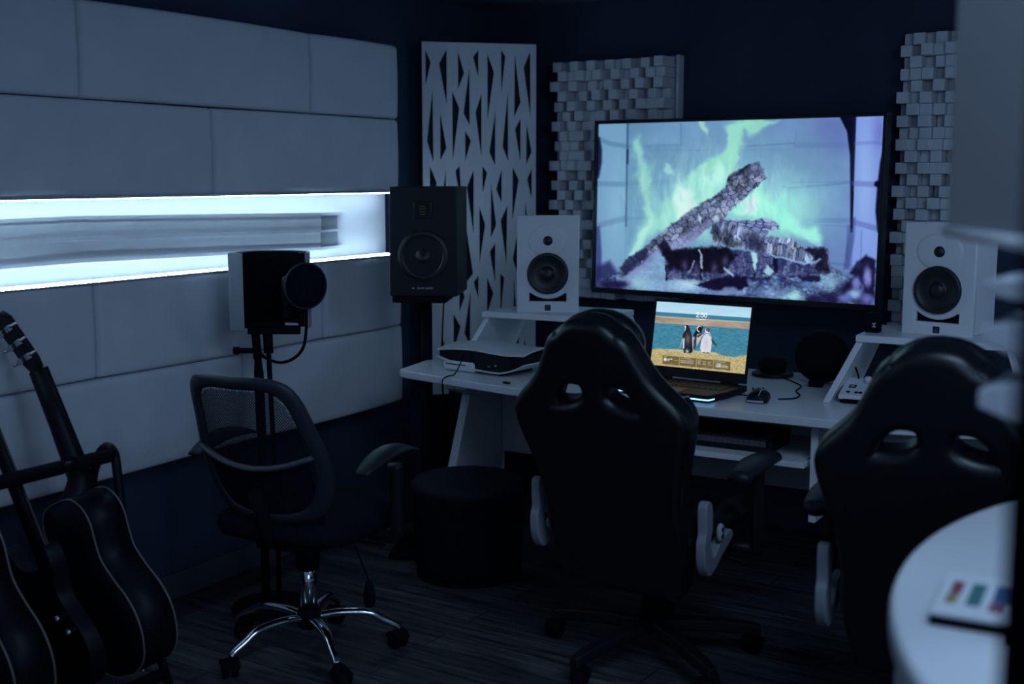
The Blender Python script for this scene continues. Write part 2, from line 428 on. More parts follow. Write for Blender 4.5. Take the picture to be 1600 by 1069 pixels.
# ------------------------------------------------------------------ painted screen pictures
def homography(src, dst):
    a = []; b = []
    for (x, y), (u, v) in zip(src, dst):
        a += [[x, y, 1, 0, 0, 0, -u*x, -u*y], [0, 0, 0, x, y, 1, -v*x, -v*y]]; b += [u, v]
    h = np.linalg.solve(np.array(a, float), np.array(b, float)); return np.append(h, 1).reshape(3, 3)
class Paint:
    def __init__(s, nx, ny, quad):
        u, v = np.meshgrid(np.linspace(0, 1, nx), np.linspace(0, 1, ny)); s.u, s.v = u, v
        H = homography([(0, 0), (1, 0), (1, 1), (0, 1)], quad)
        w = H[2, 0]*u+H[2, 1]*v+1
        s.X = (H[0, 0]*u+H[0, 1]*v+H[0, 2])/w; s.Y = (H[1, 0]*u+H[1, 1]*v+H[1, 2])/w
        s.c = np.zeros((ny, nx, 3)); s.nx, s.ny = nx, ny; s.X0, s.Y0 = s.X, s.Y
    def warp(s, amp=0, scale=1, seed=0):
        s.X, s.Y = s.X0, s.Y0
        if amp:
            a = s.noise(scale, scale, seed, 3); b = s.noise(scale, scale, seed+50, 3)
            s.X = s.X0+(a-.5)*2*amp; s.Y = s.Y0+(b-.5)*2*amp
    def mix(s, a, col):
        a = np.clip(a, 0, 1)[..., None]; s.c = s.c*(1-a)+(np.array(col)/255. if not isinstance(col, np.ndarray) else col)*a
    def sd(s, pts):
        P = np.array(pts, float); n = len(P); d = np.full(s.X.shape, 1e9); ins = np.zeros(s.X.shape, bool)
        for i in range(n):
            a, b = P[i], P[(i+1) % n]; e = b-a
            t = np.clip(((s.X-a[0])*e[0]+(s.Y-a[1])*e[1])/(e@e+1e-9), 0, 1)
            d = np.minimum(d, np.hypot(s.X-a[0]-t*e[0], s.Y-a[1]-t*e[1]))
            c = (a[1] > s.Y) != (b[1] > s.Y)
            with np.errstate(divide='ignore', invalid='ignore'):
                ins ^= c & (s.X < e[0]*(s.Y-a[1])/(e[1] if abs(e[1]) > 1e-9 else 1e-9)+a[0])
        return np.where(ins, -d, d)
    def poly(s, pts, col, soft=3., alpha=1., jag=None):
        d = s.sd(pts)
        if jag is not None: d = d+jag
        a = np.clip(.5-d/(2*soft), 0, 1); a = a*a*(3-2*a)*alpha
        s.mix(a, col); return a
    def stroke(s, pts, w, col, soft=2., alpha=1.):
        P = np.array(pts, float); d = np.full(s.X.shape, 1e9)
        for a, b in zip(P[:-1], P[1:]):
            e = b-a; t = np.clip(((s.X-a[0])*e[0]+(s.Y-a[1])*e[1])/(e@e+1e-9), 0, 1)
            d = np.minimum(d, np.hypot(s.X-a[0]-t*e[0], s.Y-a[1]-t*e[1]))
        a = np.clip(.5-(d-w/2)/(2*soft), 0, 1)*alpha; s.mix(a, col)
    def blob(s, x, y, rx, ry, col, alpha=1., p=1.):
        q = ((s.X-x)/rx)**2+((s.Y-y)/ry)**2; s.mix(alpha*np.exp(-q**p), col)
    def noise(s, sx, sy, seed, octv=4, ang=0.):
        rng = np.random.RandomState(seed); out = np.zeros(s.X.shape); amp = 1.; tot = 0
        ca, sa = math.cos(ang), math.sin(ang)
        A = (s.X*ca+s.Y*sa)/sx; B = (-s.X*sa+s.Y*ca)/sy
        for o in range(octv):
            G = rng.rand(97, 97); a = A*2**o; b = B*2**o
            i = np.floor(a).astype(int); j = np.floor(b).astype(int); f = a-i; g_ = b-j
            f = f*f*(3-2*f); g_ = g_*g_*(3-2*g_); q = lambda I, J: G[I % 97, J % 97]
            out += amp*((q(i, j)*(1-f)+q(i+1, j)*f)*(1-g_)+(q(i, j+1)*(1-f)+q(i+1, j+1)*f)*g_); tot += amp; amp *= .55
        return out/tot
    def cells(s, sx, sy, seed, ang):
        """distance to nearest cell border (0 at cracks) and a random value per cell"""
        rng = np.random.RandomState(seed); ca, sa = math.cos(ang), math.sin(ang)
        A = (s.X*ca+s.Y*sa)/sx; B = (-s.X*sa+s.Y*ca)/sy
        i0 = np.floor(A).astype(int); j0 = np.floor(B).astype(int)
        JX = rng.rand(97, 97); JY = rng.rand(97, 97); VV = rng.rand(97, 97)
        f1 = np.full(s.X.shape, 9.); f2 = np.full(s.X.shape, 9.); val = np.zeros(s.X.shape)
        for di in (-1, 0, 1):
            for dj in (-1, 0, 1):
                I = (i0+di) % 97; J = (j0+dj) % 97
                d = np.hypot(i0+di+.15+.7*JX[I, J]-A, j0+dj+.15+.7*JY[I, J]-B)
                nw = d < f1
                f2 = np.where(nw, f1, np.minimum(f2, d)); val = np.where(nw, VV[I, J], val); f1 = np.where(nw, d, f1)
        return f2-f1, val
    def textured(s, pts, base, crack, shade, soft=2., jag=None):
        """fill an outline with a ready colour array"""
        d = s.sd(pts)
        if jag is not None: d = d+jag
        a = np.clip(.5-d/(2*soft), 0, 1); s.mix(a, base); return a
    def surface(s, name, w, h, parent, strength, loc, rot=(0, 0, 0)):
        X = (s.u-.5)*w; Z = (.5-s.v)*h; n = s.nx*s.ny
        co_ = np.stack([X, np.zeros_like(X), Z], -1).reshape(-1, 3)
        me = bpy.data.meshes.new(name)
        i = np.arange(s.ny-1)[:, None]*s.nx+np.arange(s.nx-1)[None]
        q = np.stack([i, i+s.nx, i+s.nx+1, i+1], -1).reshape(-1, 4)
        me.vertices.add(n); me.vertices.foreach_set('co', co_.astype(np.float32).ravel())
        me.loops.add(q.size); me.loops.foreach_set('vertex_index', q.astype(np.int32).ravel())
        me.polygons.add(len(q)); me.polygons.foreach_set('loop_start', np.arange(0, q.size, 4, dtype=np.int32))
        me.update(calc_edges=True)
        c = np.clip(s.c, 0, 1); lin = np.where(c <= .04045, c/12.92, ((c+.055)/1.055)**2.4)
        ca = me.color_attributes.new('picture', 'FLOAT_COLOR', 'POINT')
        ca.data.foreach_set('color', np.concatenate([lin.reshape(-1, 3), np.ones((n, 1))], 1).astype(np.float32).ravel())
        mt = bpy.data.materials.new(name); mt.use_nodes = True; nt = mt.node_tree; nt.nodes.clear()
        at = nt.nodes.new('ShaderNodeAttribute'); at.attribute_name = 'picture'
        e = nt.nodes.new('ShaderNodeEmission'); e.inputs['Strength'].default_value = strength; o_ = nt.nodes.new('ShaderNodeOutputMaterial')
        nt.links.new(at.outputs['Color'], e.inputs['Color']); nt.links.new(e.outputs[0], o_.inputs[0])
        me.materials.append(mt)
        o = bpy.data.objects.new(name, me); COL.objects.link(o); o.parent = parent; o.location = loc; o.rotation_euler = rot
        return o
def C(*c): return np.array(c)/255.
# ---- the television's log fire (coordinates are the picture's own, about 1330 x 790 units)
def fire_picture():
    p = Paint(470, 264, [(100, 172), (1433, 115), (1390, 995), (97, 920)])
    X, Y = p.X, p.Y
    n1 = p.noise(220, 160, 1); n2 = p.noise(60, 45, 2); n3 = p.noise(14, 14, 3)
    t = np.clip((X-100)/1300, 0, 1)[..., None]
    base = C(104, 152, 192)*(1-t)+C(112, 140, 205)*t
    q = np.exp(-(((X-780)/520)**2+((Y-420)/260)**2))[..., None]
    base = base*(1-.75*q)+C(132, 186, 220)*.75*q
    base = base*(.82+.2*n1[..., None])
    p.c = base
    # brick courses: joints between the pale blocks
    J = (74, 112, 158)
    for pts, w, a in [([(230, 272), (480, 262)], 8, .5), ([(740, 268), (1010, 248)], 7, .6), ([(1015, 258), (1275, 252)], 26, .3), ([(330, 292), (620, 284)], 4, .35), ([(740, 284), (1010, 275)], 4, .3), ([(240, 282), (480, 276)], 18, .2), ([(480, 165), (480, 262)], 9, .5), ([(492, 165), (492, 262)], 3, .35),
                      ([(1015, 185), (1015, 245)], 5, .3), ([(960, 452), (985, 458), (1275, 428)], 9, .5), ([(1000, 430), (1272, 424)], 5, .45), ([(985, 460), (985, 640)], 5, .4),
                      ([(1060, 606), (1275, 604)], 22, .42), ([(1262, 630), (1256, 780)], 13, .75), ([(1050, 625), (1255, 632)], 4, .4), ([(1150, 800), (1270, 812)], 12, .6), ([(236, 440), (420, 436)], 22, .32), ([(236, 606), (380, 602)], 14, .35)]:
        p.stroke(pts, w, J, 3, a)
    p.poly([(1130, 120), (1245, 118), (1282, 240), (1282, 300), (1180, 290), (1100, 200)], (92, 112, 178), 50, .6)
    # left pier
    p.poly([(95, 165), (228, 160), (226, 930), (95, 930)], (112, 158, 194), 5, .9)
    p.blob(180, 560, 50, 260, (134, 178, 212), .6)
    for pts, w, a in [([(100, 240), (160, 262), (228, 272)], 22, .45), ([(97, 446), (226, 448)], 24, .42), ([(97, 640), (140, 628), (226, 606)], 26, .4)]:
        p.stroke(pts, w, (70, 108, 150), 5, a)
    p.stroke([(233, 165), (232, 640)], 8, (44, 70, 110), 3, .75); p.stroke([(234, 290), (234, 350)], 10, (14, 30, 66), 3, .8)
    p.poly([(90, 220), (106, 235), (116, 290), (116, 350), (104, 420), (90, 420)], (14, 20, 62), 7, .95)
    p.poly([(90, 650), (112, 640), (122, 760), (122, 900), (90, 925)], (46, 52, 120), 8, .8)
    p.poly([(95, 830), (160, 800), (215, 880), (240, 930), (95, 930)], (34, 34, 84), 16, .85)
    # flue opening on the right and the outer pier
    p.poly([(1215, 108), (1316, 104), (1304, 300), (1300, 500), (1288, 660), (1272, 660), (1272, 480), (1270, 300), (1256, 190)], (8, 10, 34), 5)
    p.poly([(1300, 110), (1440, 110), (1425, 420), (1406, 990), (1280, 990), (1284, 600)], (124, 152, 222), 4, 1)
    p.blob(1340, 420, 40, 260, (146, 180, 236), .7); p.blob(1410, 190, 30, 90, (96, 110, 190), .7)
    for pts, w, a in [([(1296, 245), (1390, 240), (1425, 246)], 16, .3), ([(1290, 432), (1400, 436)], 26, .45), ([(1285, 612), (1410, 644)], 26, .5), ([(1325, 650), (1322, 780)], 5, .55)]:
        p.stroke(pts, w, (84, 96, 170), 4, a)
    p.poly([(1432, 240), (1436, 620), (1400, 660), (1390, 560), (1398, 450), (1384, 440), (1386, 425), (1402, 415), (1412, 330)], (8, 10, 36), 6)
    p.poly([(1276, 590), (1296, 590), (1290, 700), (1266, 830), (1240, 830), (1260, 700)], (56, 64, 130), 8, .6)
    p.poly([(1280, 470), (1288, 470), (1282, 640), (1274, 640)], (10, 12, 40), 4, .9)
    # flames
    p.warp(26, 85, 31)
    jag = (n2-.5)*46
    G1, G2, G3 = (140, 208, 208), (160, 236, 220), (196, 252, 242)
    p.blob(640, 540, 330, 200, (150, 220, 226), .6)
    p.blob(1000, 560, 130, 120, (160, 240, 226), .75)
    p.poly([(285, 225), (300, 330), (345, 400), (360, 480), (400, 520), (460, 455), (540, 400), (600, 380), (640, 330), (700, 260), (690, 175), (730, 150), (840, 148), (760, 215), (750, 300), (740, 360), (800, 380), (930, 520), (1000, 600), (1010, 690), (900, 690), (600, 690), (400, 650), (245, 775), (300, 640), (330, 540), (300, 420), (272, 320)], G1, 26, .72, jag)
    p.poly([(285, 235), (300, 360), (345, 430), (335, 520), (345, 600), (300, 480), (285, 380), (272, 300)], (150, 214, 200), 12, .75, jag*.3)
    p.poly([(565, 150), (600, 150), (618, 195), (602, 212), (585, 190)], (164, 222, 196), 10, .8)
    p.poly([(700, 170), (770, 150), (930, 140), (880, 180), (830, 215), (800, 220), (770, 180), (745, 260), (765, 330), (710, 400), (600, 420), (565, 370), (640, 310), (690, 280)], (152, 226, 200), 13, .8, jag*.4)
    p.poly([(400, 345), (425, 360), (455, 400), (430, 410), (408, 385)], (168, 226, 222), 9, .75)
    p.poly([(520, 400), (570, 380), (610, 420), (650, 400), (700, 330), (690, 480), (560, 560), (400, 660), (360, 620), (440, 560), (460, 460)], G2, 20, .7, jag*.5)
    p.poly([(480, 460), (530, 470), (556, 560), (470, 600), (450, 560)], (226, 246, 244), 24, .8, jag*.3)
    p.poly([(660, 330), (700, 370), (690, 430), (640, 470), (600, 440), (640, 400)], G3, 18, .6)
    p.poly([(420, 480), (470, 560), (400, 650), (300, 720), (330, 620), (310, 560), (380, 600)], (166, 232, 212), 18, .6, jag*.4)
    p.poly([(690, 570), (760, 500), (830, 450), (870, 480), (1010, 600), (1060, 650), (1110, 640), (1140, 730), (1060, 700), (900, 600), (780, 610)], (160, 255, 226), 22, .85, jag*.4)
    p.poly([(770, 520), (830, 480), (860, 520), (820, 580), (760, 590)], (232, 236, 246), 20, .75)
    p.poly([(920, 520), (985, 455), (980, 560), (1010, 640), (960, 670), (900, 620)], (150, 240, 226), 16, .7)
    p.stroke([(1010, 590), (1040, 650), (1090, 710), (1130, 730)], 7, (176, 226, 246), 6, .6)
    p.poly([(245, 778), (300, 680), (350, 600), (330, 700), (290, 760)], (178, 240, 222), 10, .7)
    for k_, (sx_, sy_, sd_) in enumerate(((30, 120, 41), (18, 70, 42))):
        w_ = p.noise(sx_, sy_, sd_, 3); f_ = np.exp(-((p.X-640)/330)**2-((p.Y-520)/210)**2); p.mix(np.clip((w_-.52)*3, 0, 1)*f_*.45, (206, 255, 240)); p.mix(np.clip((.46-w_)*3, 0, 1)*f_*.40, (112, 170, 200))
    p.warp(7, 22, 33)
    # ash bed
    n4 = p.noise(34, 22, 5); n5 = p.noise(11, 8, 6)
    ash = np.clip((n4-.35)*2.3, 0, 1)[..., None]; ash2 = np.clip((n5-.3)*1.8, 0, 1)[..., None]
    A = C(52, 64, 122)*(1-ash)+C(140, 178, 226)*ash
    A = A*(.45+.85*ash2)
    p.textured([(190, 850), (300, 820), (420, 760), (900, 760), (1180, 820), (1290, 870), (1320, 1010), (80, 1010), (95, 915)], A, None, None, 14, (n2-.5)*30)
    p.poly([(225, 870), (330, 820), (415, 740), (420, 880), (560, 890), (640, 920), (560, 945), (260, 935), (200, 890)], (142, 186, 222), 12, .75, (n5-.5)*50)
    for x, y, rx, ry, c, a in [(520, 905, 60, 20, (196, 232, 240), .7), (1010, 960, 50, 30, (170, 244, 240), .8), (1180, 890, 70, 40, (160, 214, 240), .7), (900, 940, 90, 30, (150, 190, 240), .6),
                               (300, 900, 50, 30, (160, 210, 226), .6), (1080, 900, 60, 20, (120, 160, 220), .5), (660, 935, 80, 22, (110, 138, 200), .7)]:
        p.blob(x, y, rx, ry, c, a)
    for x, y, rx, ry, a in [(160, 915, 70, 20, .9), (215, 905, 34, 18, .85), (1180, 965, 100, 26, .85), (1260, 930, 60, 40, .7), (960, 990, 60, 16, .7), (740, 965, 60, 12, .6), (1340, 960, 60, 50, .8), (1100, 975, 40, 22, .8), (860, 985, 40, 16, .6)]:
        p.blob(x, y, rx, ry, (26, 22, 62), a, 1.4)
    # stones at the right
    p.poly([(1300, 800), (1350, 765), (1392, 790), (1388, 960), (1360, 990), (1330, 900), (1300, 960), (1230, 990), (1240, 920), (1290, 860), (1270, 850)], (18, 16, 50), 9, .95)
    for x, y, rx, ry, c in [(1352, 865, 20, 48, (138, 146, 220)), (1300, 895, 22, 30, (120, 136, 212)), (1290, 945, 36, 26, (150, 190, 236)), (1355, 965, 30, 22, (104, 112, 190)), (1245, 965, 34, 22, (100, 120, 196)), (1312, 812, 16, 18, (44, 44, 92))]:
        p.blob(x, y, rx, ry, c, .9, 1.6)
    # the lower log
    cr, val = p.cells(15, 26, 8, .06)
    k = np.clip(cr*7, 0, 1)[..., None]
    L = (C(74, 84, 132)+(val[..., None]-.5)*.25)*k+C(14, 12, 36)*(1-k)
    p.textured([(400, 730), (450, 745), (530, 738), (640, 735), (760, 750), (900, 770), (1090, 780), (1165, 735), (1178, 850), (1000, 860), (870, 860), (700, 870), (560, 880), (420, 885), (415, 800)], L, None, None, 4, (n3-.5)*8)
    p.poly([(385, 720), (450, 745), (700, 730), (740, 770), (690, 850), (540, 850), (430, 840), (420, 800)], (12, 10, 26), 12, .93, (n3-.5)*26)
    for x, y in [(505, 820), (560, 835), (640, 830), (720, 842), (455, 855), (760, 800), (690, 800)]: p.blob(x, y, 14, 26, (90, 92, 140), .6)
    p.stroke([(572, 752), (582, 800), (583, 830)], 8, (170, 190, 224), 2.5, .9); p.stroke([(545, 800), (538, 830), (526, 848)], 7, (150, 172, 214), 2.5, .8); p.stroke([(690, 832), (715, 855), (726, 866)], 10, (158, 196, 228), 3, .9)
    p.stroke([(580, 840), (578, 885)], 7, (14, 12, 30), 2.5); p.stroke([(418, 820), (420, 885)], 7, (14, 12, 30), 2.5)
    p.poly([(810, 755), (840, 760), (836, 820), (822, 850), (818, 800)], (176, 236, 240), 5, .9); p.stroke([(820, 830), (832, 868)], 6, (16, 16, 40), 2)
    p.poly([(880, 815), (905, 830), (920, 845), (895, 862), (870, 845)], (168, 220, 240), 5, .85)
    p.poly([(915, 770), (940, 772), (935, 850), (915, 840)], (14, 12, 34), 4, .9)
    # middle log
    cr, val = p.cells(15, 70, 9, .16)
    k = np.clip(cr*7, 0, 1)[..., None]**.8
    dk = np.clip((p.noise(34, 60, 62, 3)-.52)*6, 0, 1)[..., None]
    L = (C(122, 138, 176)+(val[..., None]-.5)*.4)*k+C(16, 16, 42)*(1-k); L = L*(.8+.5*n2[..., None])*(1-.5*dk)
    a = p.textured([(640, 600), (700, 610), (800, 640), (890, 680), (990, 690), (1060, 735), (1080, 738), (1150, 730), (1165, 745), (1178, 850), (1130, 840), (1100, 790), (1080, 800), (1000, 790), (900, 765), (770, 740), (630, 715), (620, 660)], L, None, None, 4, (n3-.5)*8)
    p.poly([(1050, 735), (1090, 735), (1160, 732), (1178, 850), (1120, 840), (1100, 770)], (16, 14, 36), 8, .85, (n3-.5)*20)
    p.poly([(760, 670), (800, 660), (880, 690), (880, 750), (800, 740), (770, 720)], (40, 46, 84), 16, .6)
    p.stroke([(900, 768), (1000, 790), (1060, 806), (1110, 800), (1130, 785)], 8, (150, 190, 236), 4, .85)
    p.poly([(1058, 790), (1066, 758), (1076, 780), (1090, 800), (1070, 808)], (170, 214, 240), 4, .85)
    # thin branch behind
    cr, val = p.cells(40, 15, 10, .1)
    k = np.clip(cr*4, 0, 1)[..., None]
    L = (C(126, 140, 190)+(val[..., None]-.5)*.3)*k+C(24, 26, 60)*(1-k)
    p.textured([(665, 605), (700, 605), (780, 612), (850, 600), (900, 605), (940, 630), (940, 645), (890, 655), (880, 675), (800, 645), (700, 625)], L, None, None, 4, (n3-.5)*10)
    p.blob(905, 625, 20, 16, (150, 160, 206), .8)
    # the leaning log
    p.warp(9, 26, 35)
    ang = math.atan2(395-830, 850-210)
    cr, val = p.cells(34, 24, 12, ang+.12); cr2, v2 = p.cells(17, 13, 13, ang)
    k = np.clip(cr*6, 0, 1)[..., None]**.8; k2 = np.clip(cr2*6, 0, 1)[..., None]
    acr = ((X-210)*math.sin(-ang)+(Y-850)*math.cos(ang))
    lit = np.clip(.5+acr/110, 0, 1)[..., None]                     # the flame side of the log is paler
    L = (C(112, 128, 166)*(1-lit)+C(150, 162, 204)*lit+(val[..., None]-.5)*.24)*(.55+.45*k2)
    L = L*k+C(14, 16, 40)*(1-k)
    dk = np.clip((p.noise(46, 46, 61, 3)-.55)*6, 0, 1)[..., None]; L = L*(1-.35*dk)
    p.textured([(205, 835), (240, 790), (320, 735), (400, 665), (470, 610), (530, 560), (600, 520), (690, 460), (710, 400), (790, 350), (845, 335), (878, 400), (860, 440), (800, 480), (740, 540), (660, 610), (560, 690), (480, 740), (400, 720), (330, 800), (260, 850), (220, 862)], L, None, None, 4, (n3-.5)*12)
    p.poly([(300, 820), (420, 720), (500, 680), (600, 620), (660, 600), (560, 700), (470, 742), (410, 745), (330, 830), (250, 880), (230, 860)], (140, 150, 204), 12, .6, (n3-.5)*18)
    p.poly([(205, 835), (250, 785), (330, 740), (330, 780), (280, 830), (220, 865)], (26, 28, 66), 10, .8, (n3-.5)*20)
    p.poly([(380, 725), (410, 700), (440, 740), (430, 790), (400, 780)], (16, 14, 32), 8, .85)
    p.poly([(790, 372), (800, 350), (815, 360), (870, 370), (862, 400), (800, 400)], (84, 92, 140), 10, .5)
    p.stroke([(700, 430), (730, 408), (790, 358), (802, 350)], 8, (20, 22, 54), 3, .7)
    p.poly([(566, 580), (580, 600), (578, 630), (562, 600)], (196, 226, 244), 4, .8); p.poly([(630, 600), (650, 590), (660, 610), (640, 620)], (190, 220, 240), 5, .7)
    p.warp(8, 24, 36)
    # charred piece in front
    p.poly([(550, 905), (640, 880), (720, 865), (790, 868), (796, 905), (770, 930), (700, 930), (640, 935), (600, 920)], (18, 14, 42), 6, .95, (n3-.5)*16)
    p.poly([(640, 950), (690, 920), (730, 918), (790, 950)], (120, 140, 190), 8, .8)
    p.poly([(1030, 870), (1080, 855), (1135, 870), (1130, 890), (1050, 890)], (22, 18, 54), 7, .9, (n3-.5)*16)
    p.warp(); return p

# ---- the laptop's lock screen
def lock_picture():
    p = Paint(340, 214, [(103, 68), (1037, 128), (968, 778), (43, 694)])
    X, Y = p.X, p.Y
    sl = (X-100)*.062; y = Y-sl                          # the picture's rows run with the screen edge
    n1 = p.noise(30, 9, 21, 4, .06); n2 = p.noise(9, 9, 22); n3 = p.noise(120, 30, 23, 3, .06)
    t = np.clip((y-60)/115, 0, 1)[..., None]
    p.c = C(168, 214, 236)*(1-t)+C(186, 222, 240)*t
    p.c = p.c+(n3[..., None]-.5)*.05
    def band(y0, y1, col, soft=3):
        a = np.clip(.5+(y-y0)/(2*soft), 0, 1)*np.clip(.5-(y-y1)/(2*soft), 0, 1); p.mix(a, col)
    band(172, 216, (62, 126, 156)); band(214, 284, C(168, 150, 134)+(n3[..., None]-.5)*.25); band(282, 620, C(66, 132, 158)+(n1[..., None]-.5)*.18)
    band(212, 224, (190, 176, 158), 5)
    # grass bank
    gr = C(186, 171, 122)+(n2[..., None]-.5)*.34
    p.textured([(30, 545), (130, 535), (200, 540), (350, 545), (520, 560), (640, 562), (700, 575), (760, 600), (860, 612), (1000, 590), (1040, 800), (20, 800)], gr, None, None, 5, (n2-.5)*26)
    p.poly([(200, 545), (300, 540), (370, 548), (370, 560), (250, 565)], (196, 190, 160), 6, .7); p.poly([(470, 552), (560, 558), (560, 575), (470, 570)], (200, 192, 164), 5, .7); p.poly([(640, 566), (690, 572), (700, 590), (640, 585)], (206, 196, 160), 5, .7)
    for x in range(60, 1000, 23):
        yy = 560+((x*37) % 40)
        p.stroke([(x, yy), (x+((x*13) % 11)-5, yy-34-((x*7) % 20))], 2.5, (150, 186, 176), 2, .35)
    # birds: left one from behind
    K, Wt, Gy = (30, 32, 40), (226, 230, 236), (98, 96, 104)
    p.poly([(372, 320), (384, 303), (408, 302), (424, 320), (432, 350), (446, 385), (456, 440), (460, 560), (440, 580), (372, 576), (366, 520), (366, 450), (358, 410), (366, 385), (382, 365)], K, 3)
    p.poly([(376, 312), (386, 306), (394, 318), (388, 352), (376, 362), (382, 335)], Wt, 3); p.poly([(372, 425), (380, 440), (376, 540), (364, 530), (362, 450)], Wt, 3, .9); p.poly([(452, 420), (462, 440), (472, 540), (462, 560), (456, 480)], Wt, 3, .8)
    p.blob(410, 440, 26, 55, (112, 108, 114), .8); p.blob(405, 560, 16, 18, Wt, .8); p.stroke([(358, 440), (345, 490), (332, 530)], 7, (190, 200, 210), 3, .7)
    # middle bird
    p.poly([(492, 345), (506, 316), (530, 308), (560, 310), (558, 330), (550, 360), (548, 390), (520, 410), (500, 470), (480, 540), (464, 540), (470, 450), (460, 405), (480, 375)], K, 3)
    p.stroke([(520, 312), (503, 330), (505, 355), (522, 368)], 10, Wt, 2.5); p.stroke([(520, 312), (545, 318)], 5, (230, 224, 226), 2); p.poly([(500, 395), (545, 378), (560, 400), (520, 470), (498, 510), (494, 450)], (196, 196, 194), 4, .9)
    p.poly([(498, 410), (540, 384), (556, 380), (545, 402), (510, 425)], (46, 48, 56), 3, .95); p.blob(470, 432, 12, 18, (206, 212, 218), .8)
    p.poly([(475, 460), (496, 450), (488, 530), (472, 545)], (70, 76, 88), 4, .9)
    # right bird from the front
    p.poly([(580, 345), (600, 326), (622, 332), (630, 350), (622, 372), (636, 400), (648, 440), (640, 540), (630, 572), (545, 570), (532, 530), (545, 440), (560, 400), (582, 372)], (214, 218, 228), 3)
    p.poly([(584, 352), (598, 328), (622, 332), (630, 352), (616, 374), (604, 362)], (64, 58, 64), 3, .95); p.stroke([(586, 360), (600, 372)], 8, (226, 214, 214), 2.5); p.blob(606, 345, 12, 8, (140, 110, 112), .8)
    p.stroke([(566, 402), (590, 382), (618, 386), (632, 410)], 6, (70, 74, 82), 2.5, .9); p.poly([(640, 430), (660, 450), (690, 490), (696, 508), (680, 502), (644, 462)], (60, 62, 66), 3); p.stroke([(560, 410), (540, 450), (522, 500)], 7, (90, 92, 96), 3, .9)
    p.blob(590, 480, 22, 60, (190, 186, 198), .6); p.stroke([(562, 572), (580, 575)], 8, (60, 56, 50), 3); p.stroke([(600, 574), (618, 576)], 8, (60, 56, 50), 3)
    # clock 2:50 and the line below it
    Wh = (250, 252, 255)
    def glyph(pts, ox, oy, s=1.): p.stroke([(ox+a*s, oy+b*s+(ox+a*s-490)*.06) for a, b in pts], 7.5, Wh, 2)
    glyph([(0, 10), (4, 2), (14, 0), (22, 6), (21, 14), (0, 40), (25, 40)], 494, 180)
    glyph([(0, 0), (0, 1)], 530, 191); glyph([(0, 0), (0, 1)], 530, 210)
    glyph([(22, 0), (4, 0), (2, 17), (14, 14), (23, 22), (22, 34), (12, 40), (0, 37)], 541, 180)
    glyph([(12, 0), (3, 6), (0, 20), (3, 34), (12, 40), (21, 34), (24, 20), (21, 6), (12, 0)], 574, 180)
    for a, b in ((498, 514), (518, 536), (540, 560), (564, 584)): p.stroke([(a, 245+(a-490)*.06), (b, 245+(b-490)*.06)], 6, Wh, 2.5, .85)
    # four cards along the bottom
    for i, x0 in enumerate((165, 332, 500, 668)):
        y0 = 600+(x0-165)*.09; q = [(x0, y0), (x0+162, y0+15), (x0+158, y0+101), (x0-4, y0+86)]
        p.poly(q, (108, 92, 56), 2.5, .92)
        L = lambda a, b, c, w=5, al=.75: p.stroke([(x0+a, y0+b+a*.09), (x0+c, y0+b+c*.09)], w, (214, 212, 206), 2.2, al)
        L(12, 12, (38, 112, 42, 112)[i]); L(62, 80, 104, 4, .45)
        if i == 0:
            p.blob(x0+24, y0+42, 15, 17, (240, 244, 250), 1., 1.6); L(44, 46, 60, 9); L(50, 34, 54, 11); L(64, 34, 78, 12); p.stroke([(x0+88, y0+36), (x0+90, y0+40)], 9, (250, 250, 250), 2.5); L(112, 40, 150, 4, .6)
        if i == 1:
            for b in (36, 52): L(10, b, 62, 9, .6); L(72, b, 134, 9, .6)
            L(80, 24, 140, 4, .5)
        if i == 2:
            for a in (10, 60, 110):
                for b in (24, 38, 52): L(a, b, a+30-(b == 38)*10, 6, .7)
        if i == 3:
            p.poly([(x0+18, y0+26), (x0+70, y0+31), (x0+68, y0+74), (x0+16, y0+68)], (176, 196, 190), 3, .95); p.blob(x0+30, y0+40, 10, 10, (96, 120, 120), .8)
            L(76, 36, 122, 4, .6); L(76, 50, 136, 9, .7); L(76, 62, 136, 9, .6)
    return p

# ------------------------------------------------------------------ television
tv = thing('television', 'large flat television showing a log fire, on the dark far wall', 'television', (TVC.x, TVC.y, 0), TVYAW)
TVM = Matrix.Translation((0, 0, TVC.z)) @ Matrix.Rotation(R(-1.2), 4, 'X')
W_, H_ = 1.21, .68
fr = MB()
for a in ((-W_/2-.014, W_/2+.014, H_/2, H_/2+.014), (-W_/2-.014, W_/2+.014, -H_/2-.022, -H_/2), (-W_/2-.014, -W_/2, -H_/2, H_/2), (W_/2, W_/2+.014, -H_/2, H_/2)):
    fr.box(a[0], a[1], -.012, .035, a[2], a[3], M=TVM)
fr.build('bezel', mat('tv_bezel', (.005, .006, .009), .35, spec=.4), tv, bevel=.002)
MB().box(-W_/2-.012, W_/2+.012, .006, .05, -H_/2-.02, H_/2+.012, M=TVM).box(-.42, .42, .05, .085, -.3, .12, M=TVM).build('rear_housing', BLACK, tv, bevel=.004)
MB().box(-.2, .2, .085, .11, -.18, .12, M=TVM).tube([(0, .1, TVC.z), (.08, .2, TVC.z), (0, .235, TVC.z)], .025).box(-.18, .18, .23, .2495, TVC.z-.18, TVC.z+.18).build('wall_bracket', BLACKM, tv)
pic = fire_picture().surface('screen', W_, H_, tv, 1.0, (0, .0, TVC.z), (R(-1.2), 0, 0))
text('logo', 'LG', .013, mat('dim_logo', (.35, .36, .38), .4), tv, (0, -.0125, TVC.z-H_/2-.0115))
MB().tube([(.0-.017+.0055*math.cos(t*PI/8), -.0125, TVC.z-H_/2-.0115+.0055*math.sin(t*PI/8)) for t in range(17)], .0009, 6).build('logo_ring', mat('dim_logo', (.35, .36, .38), .4), tv)

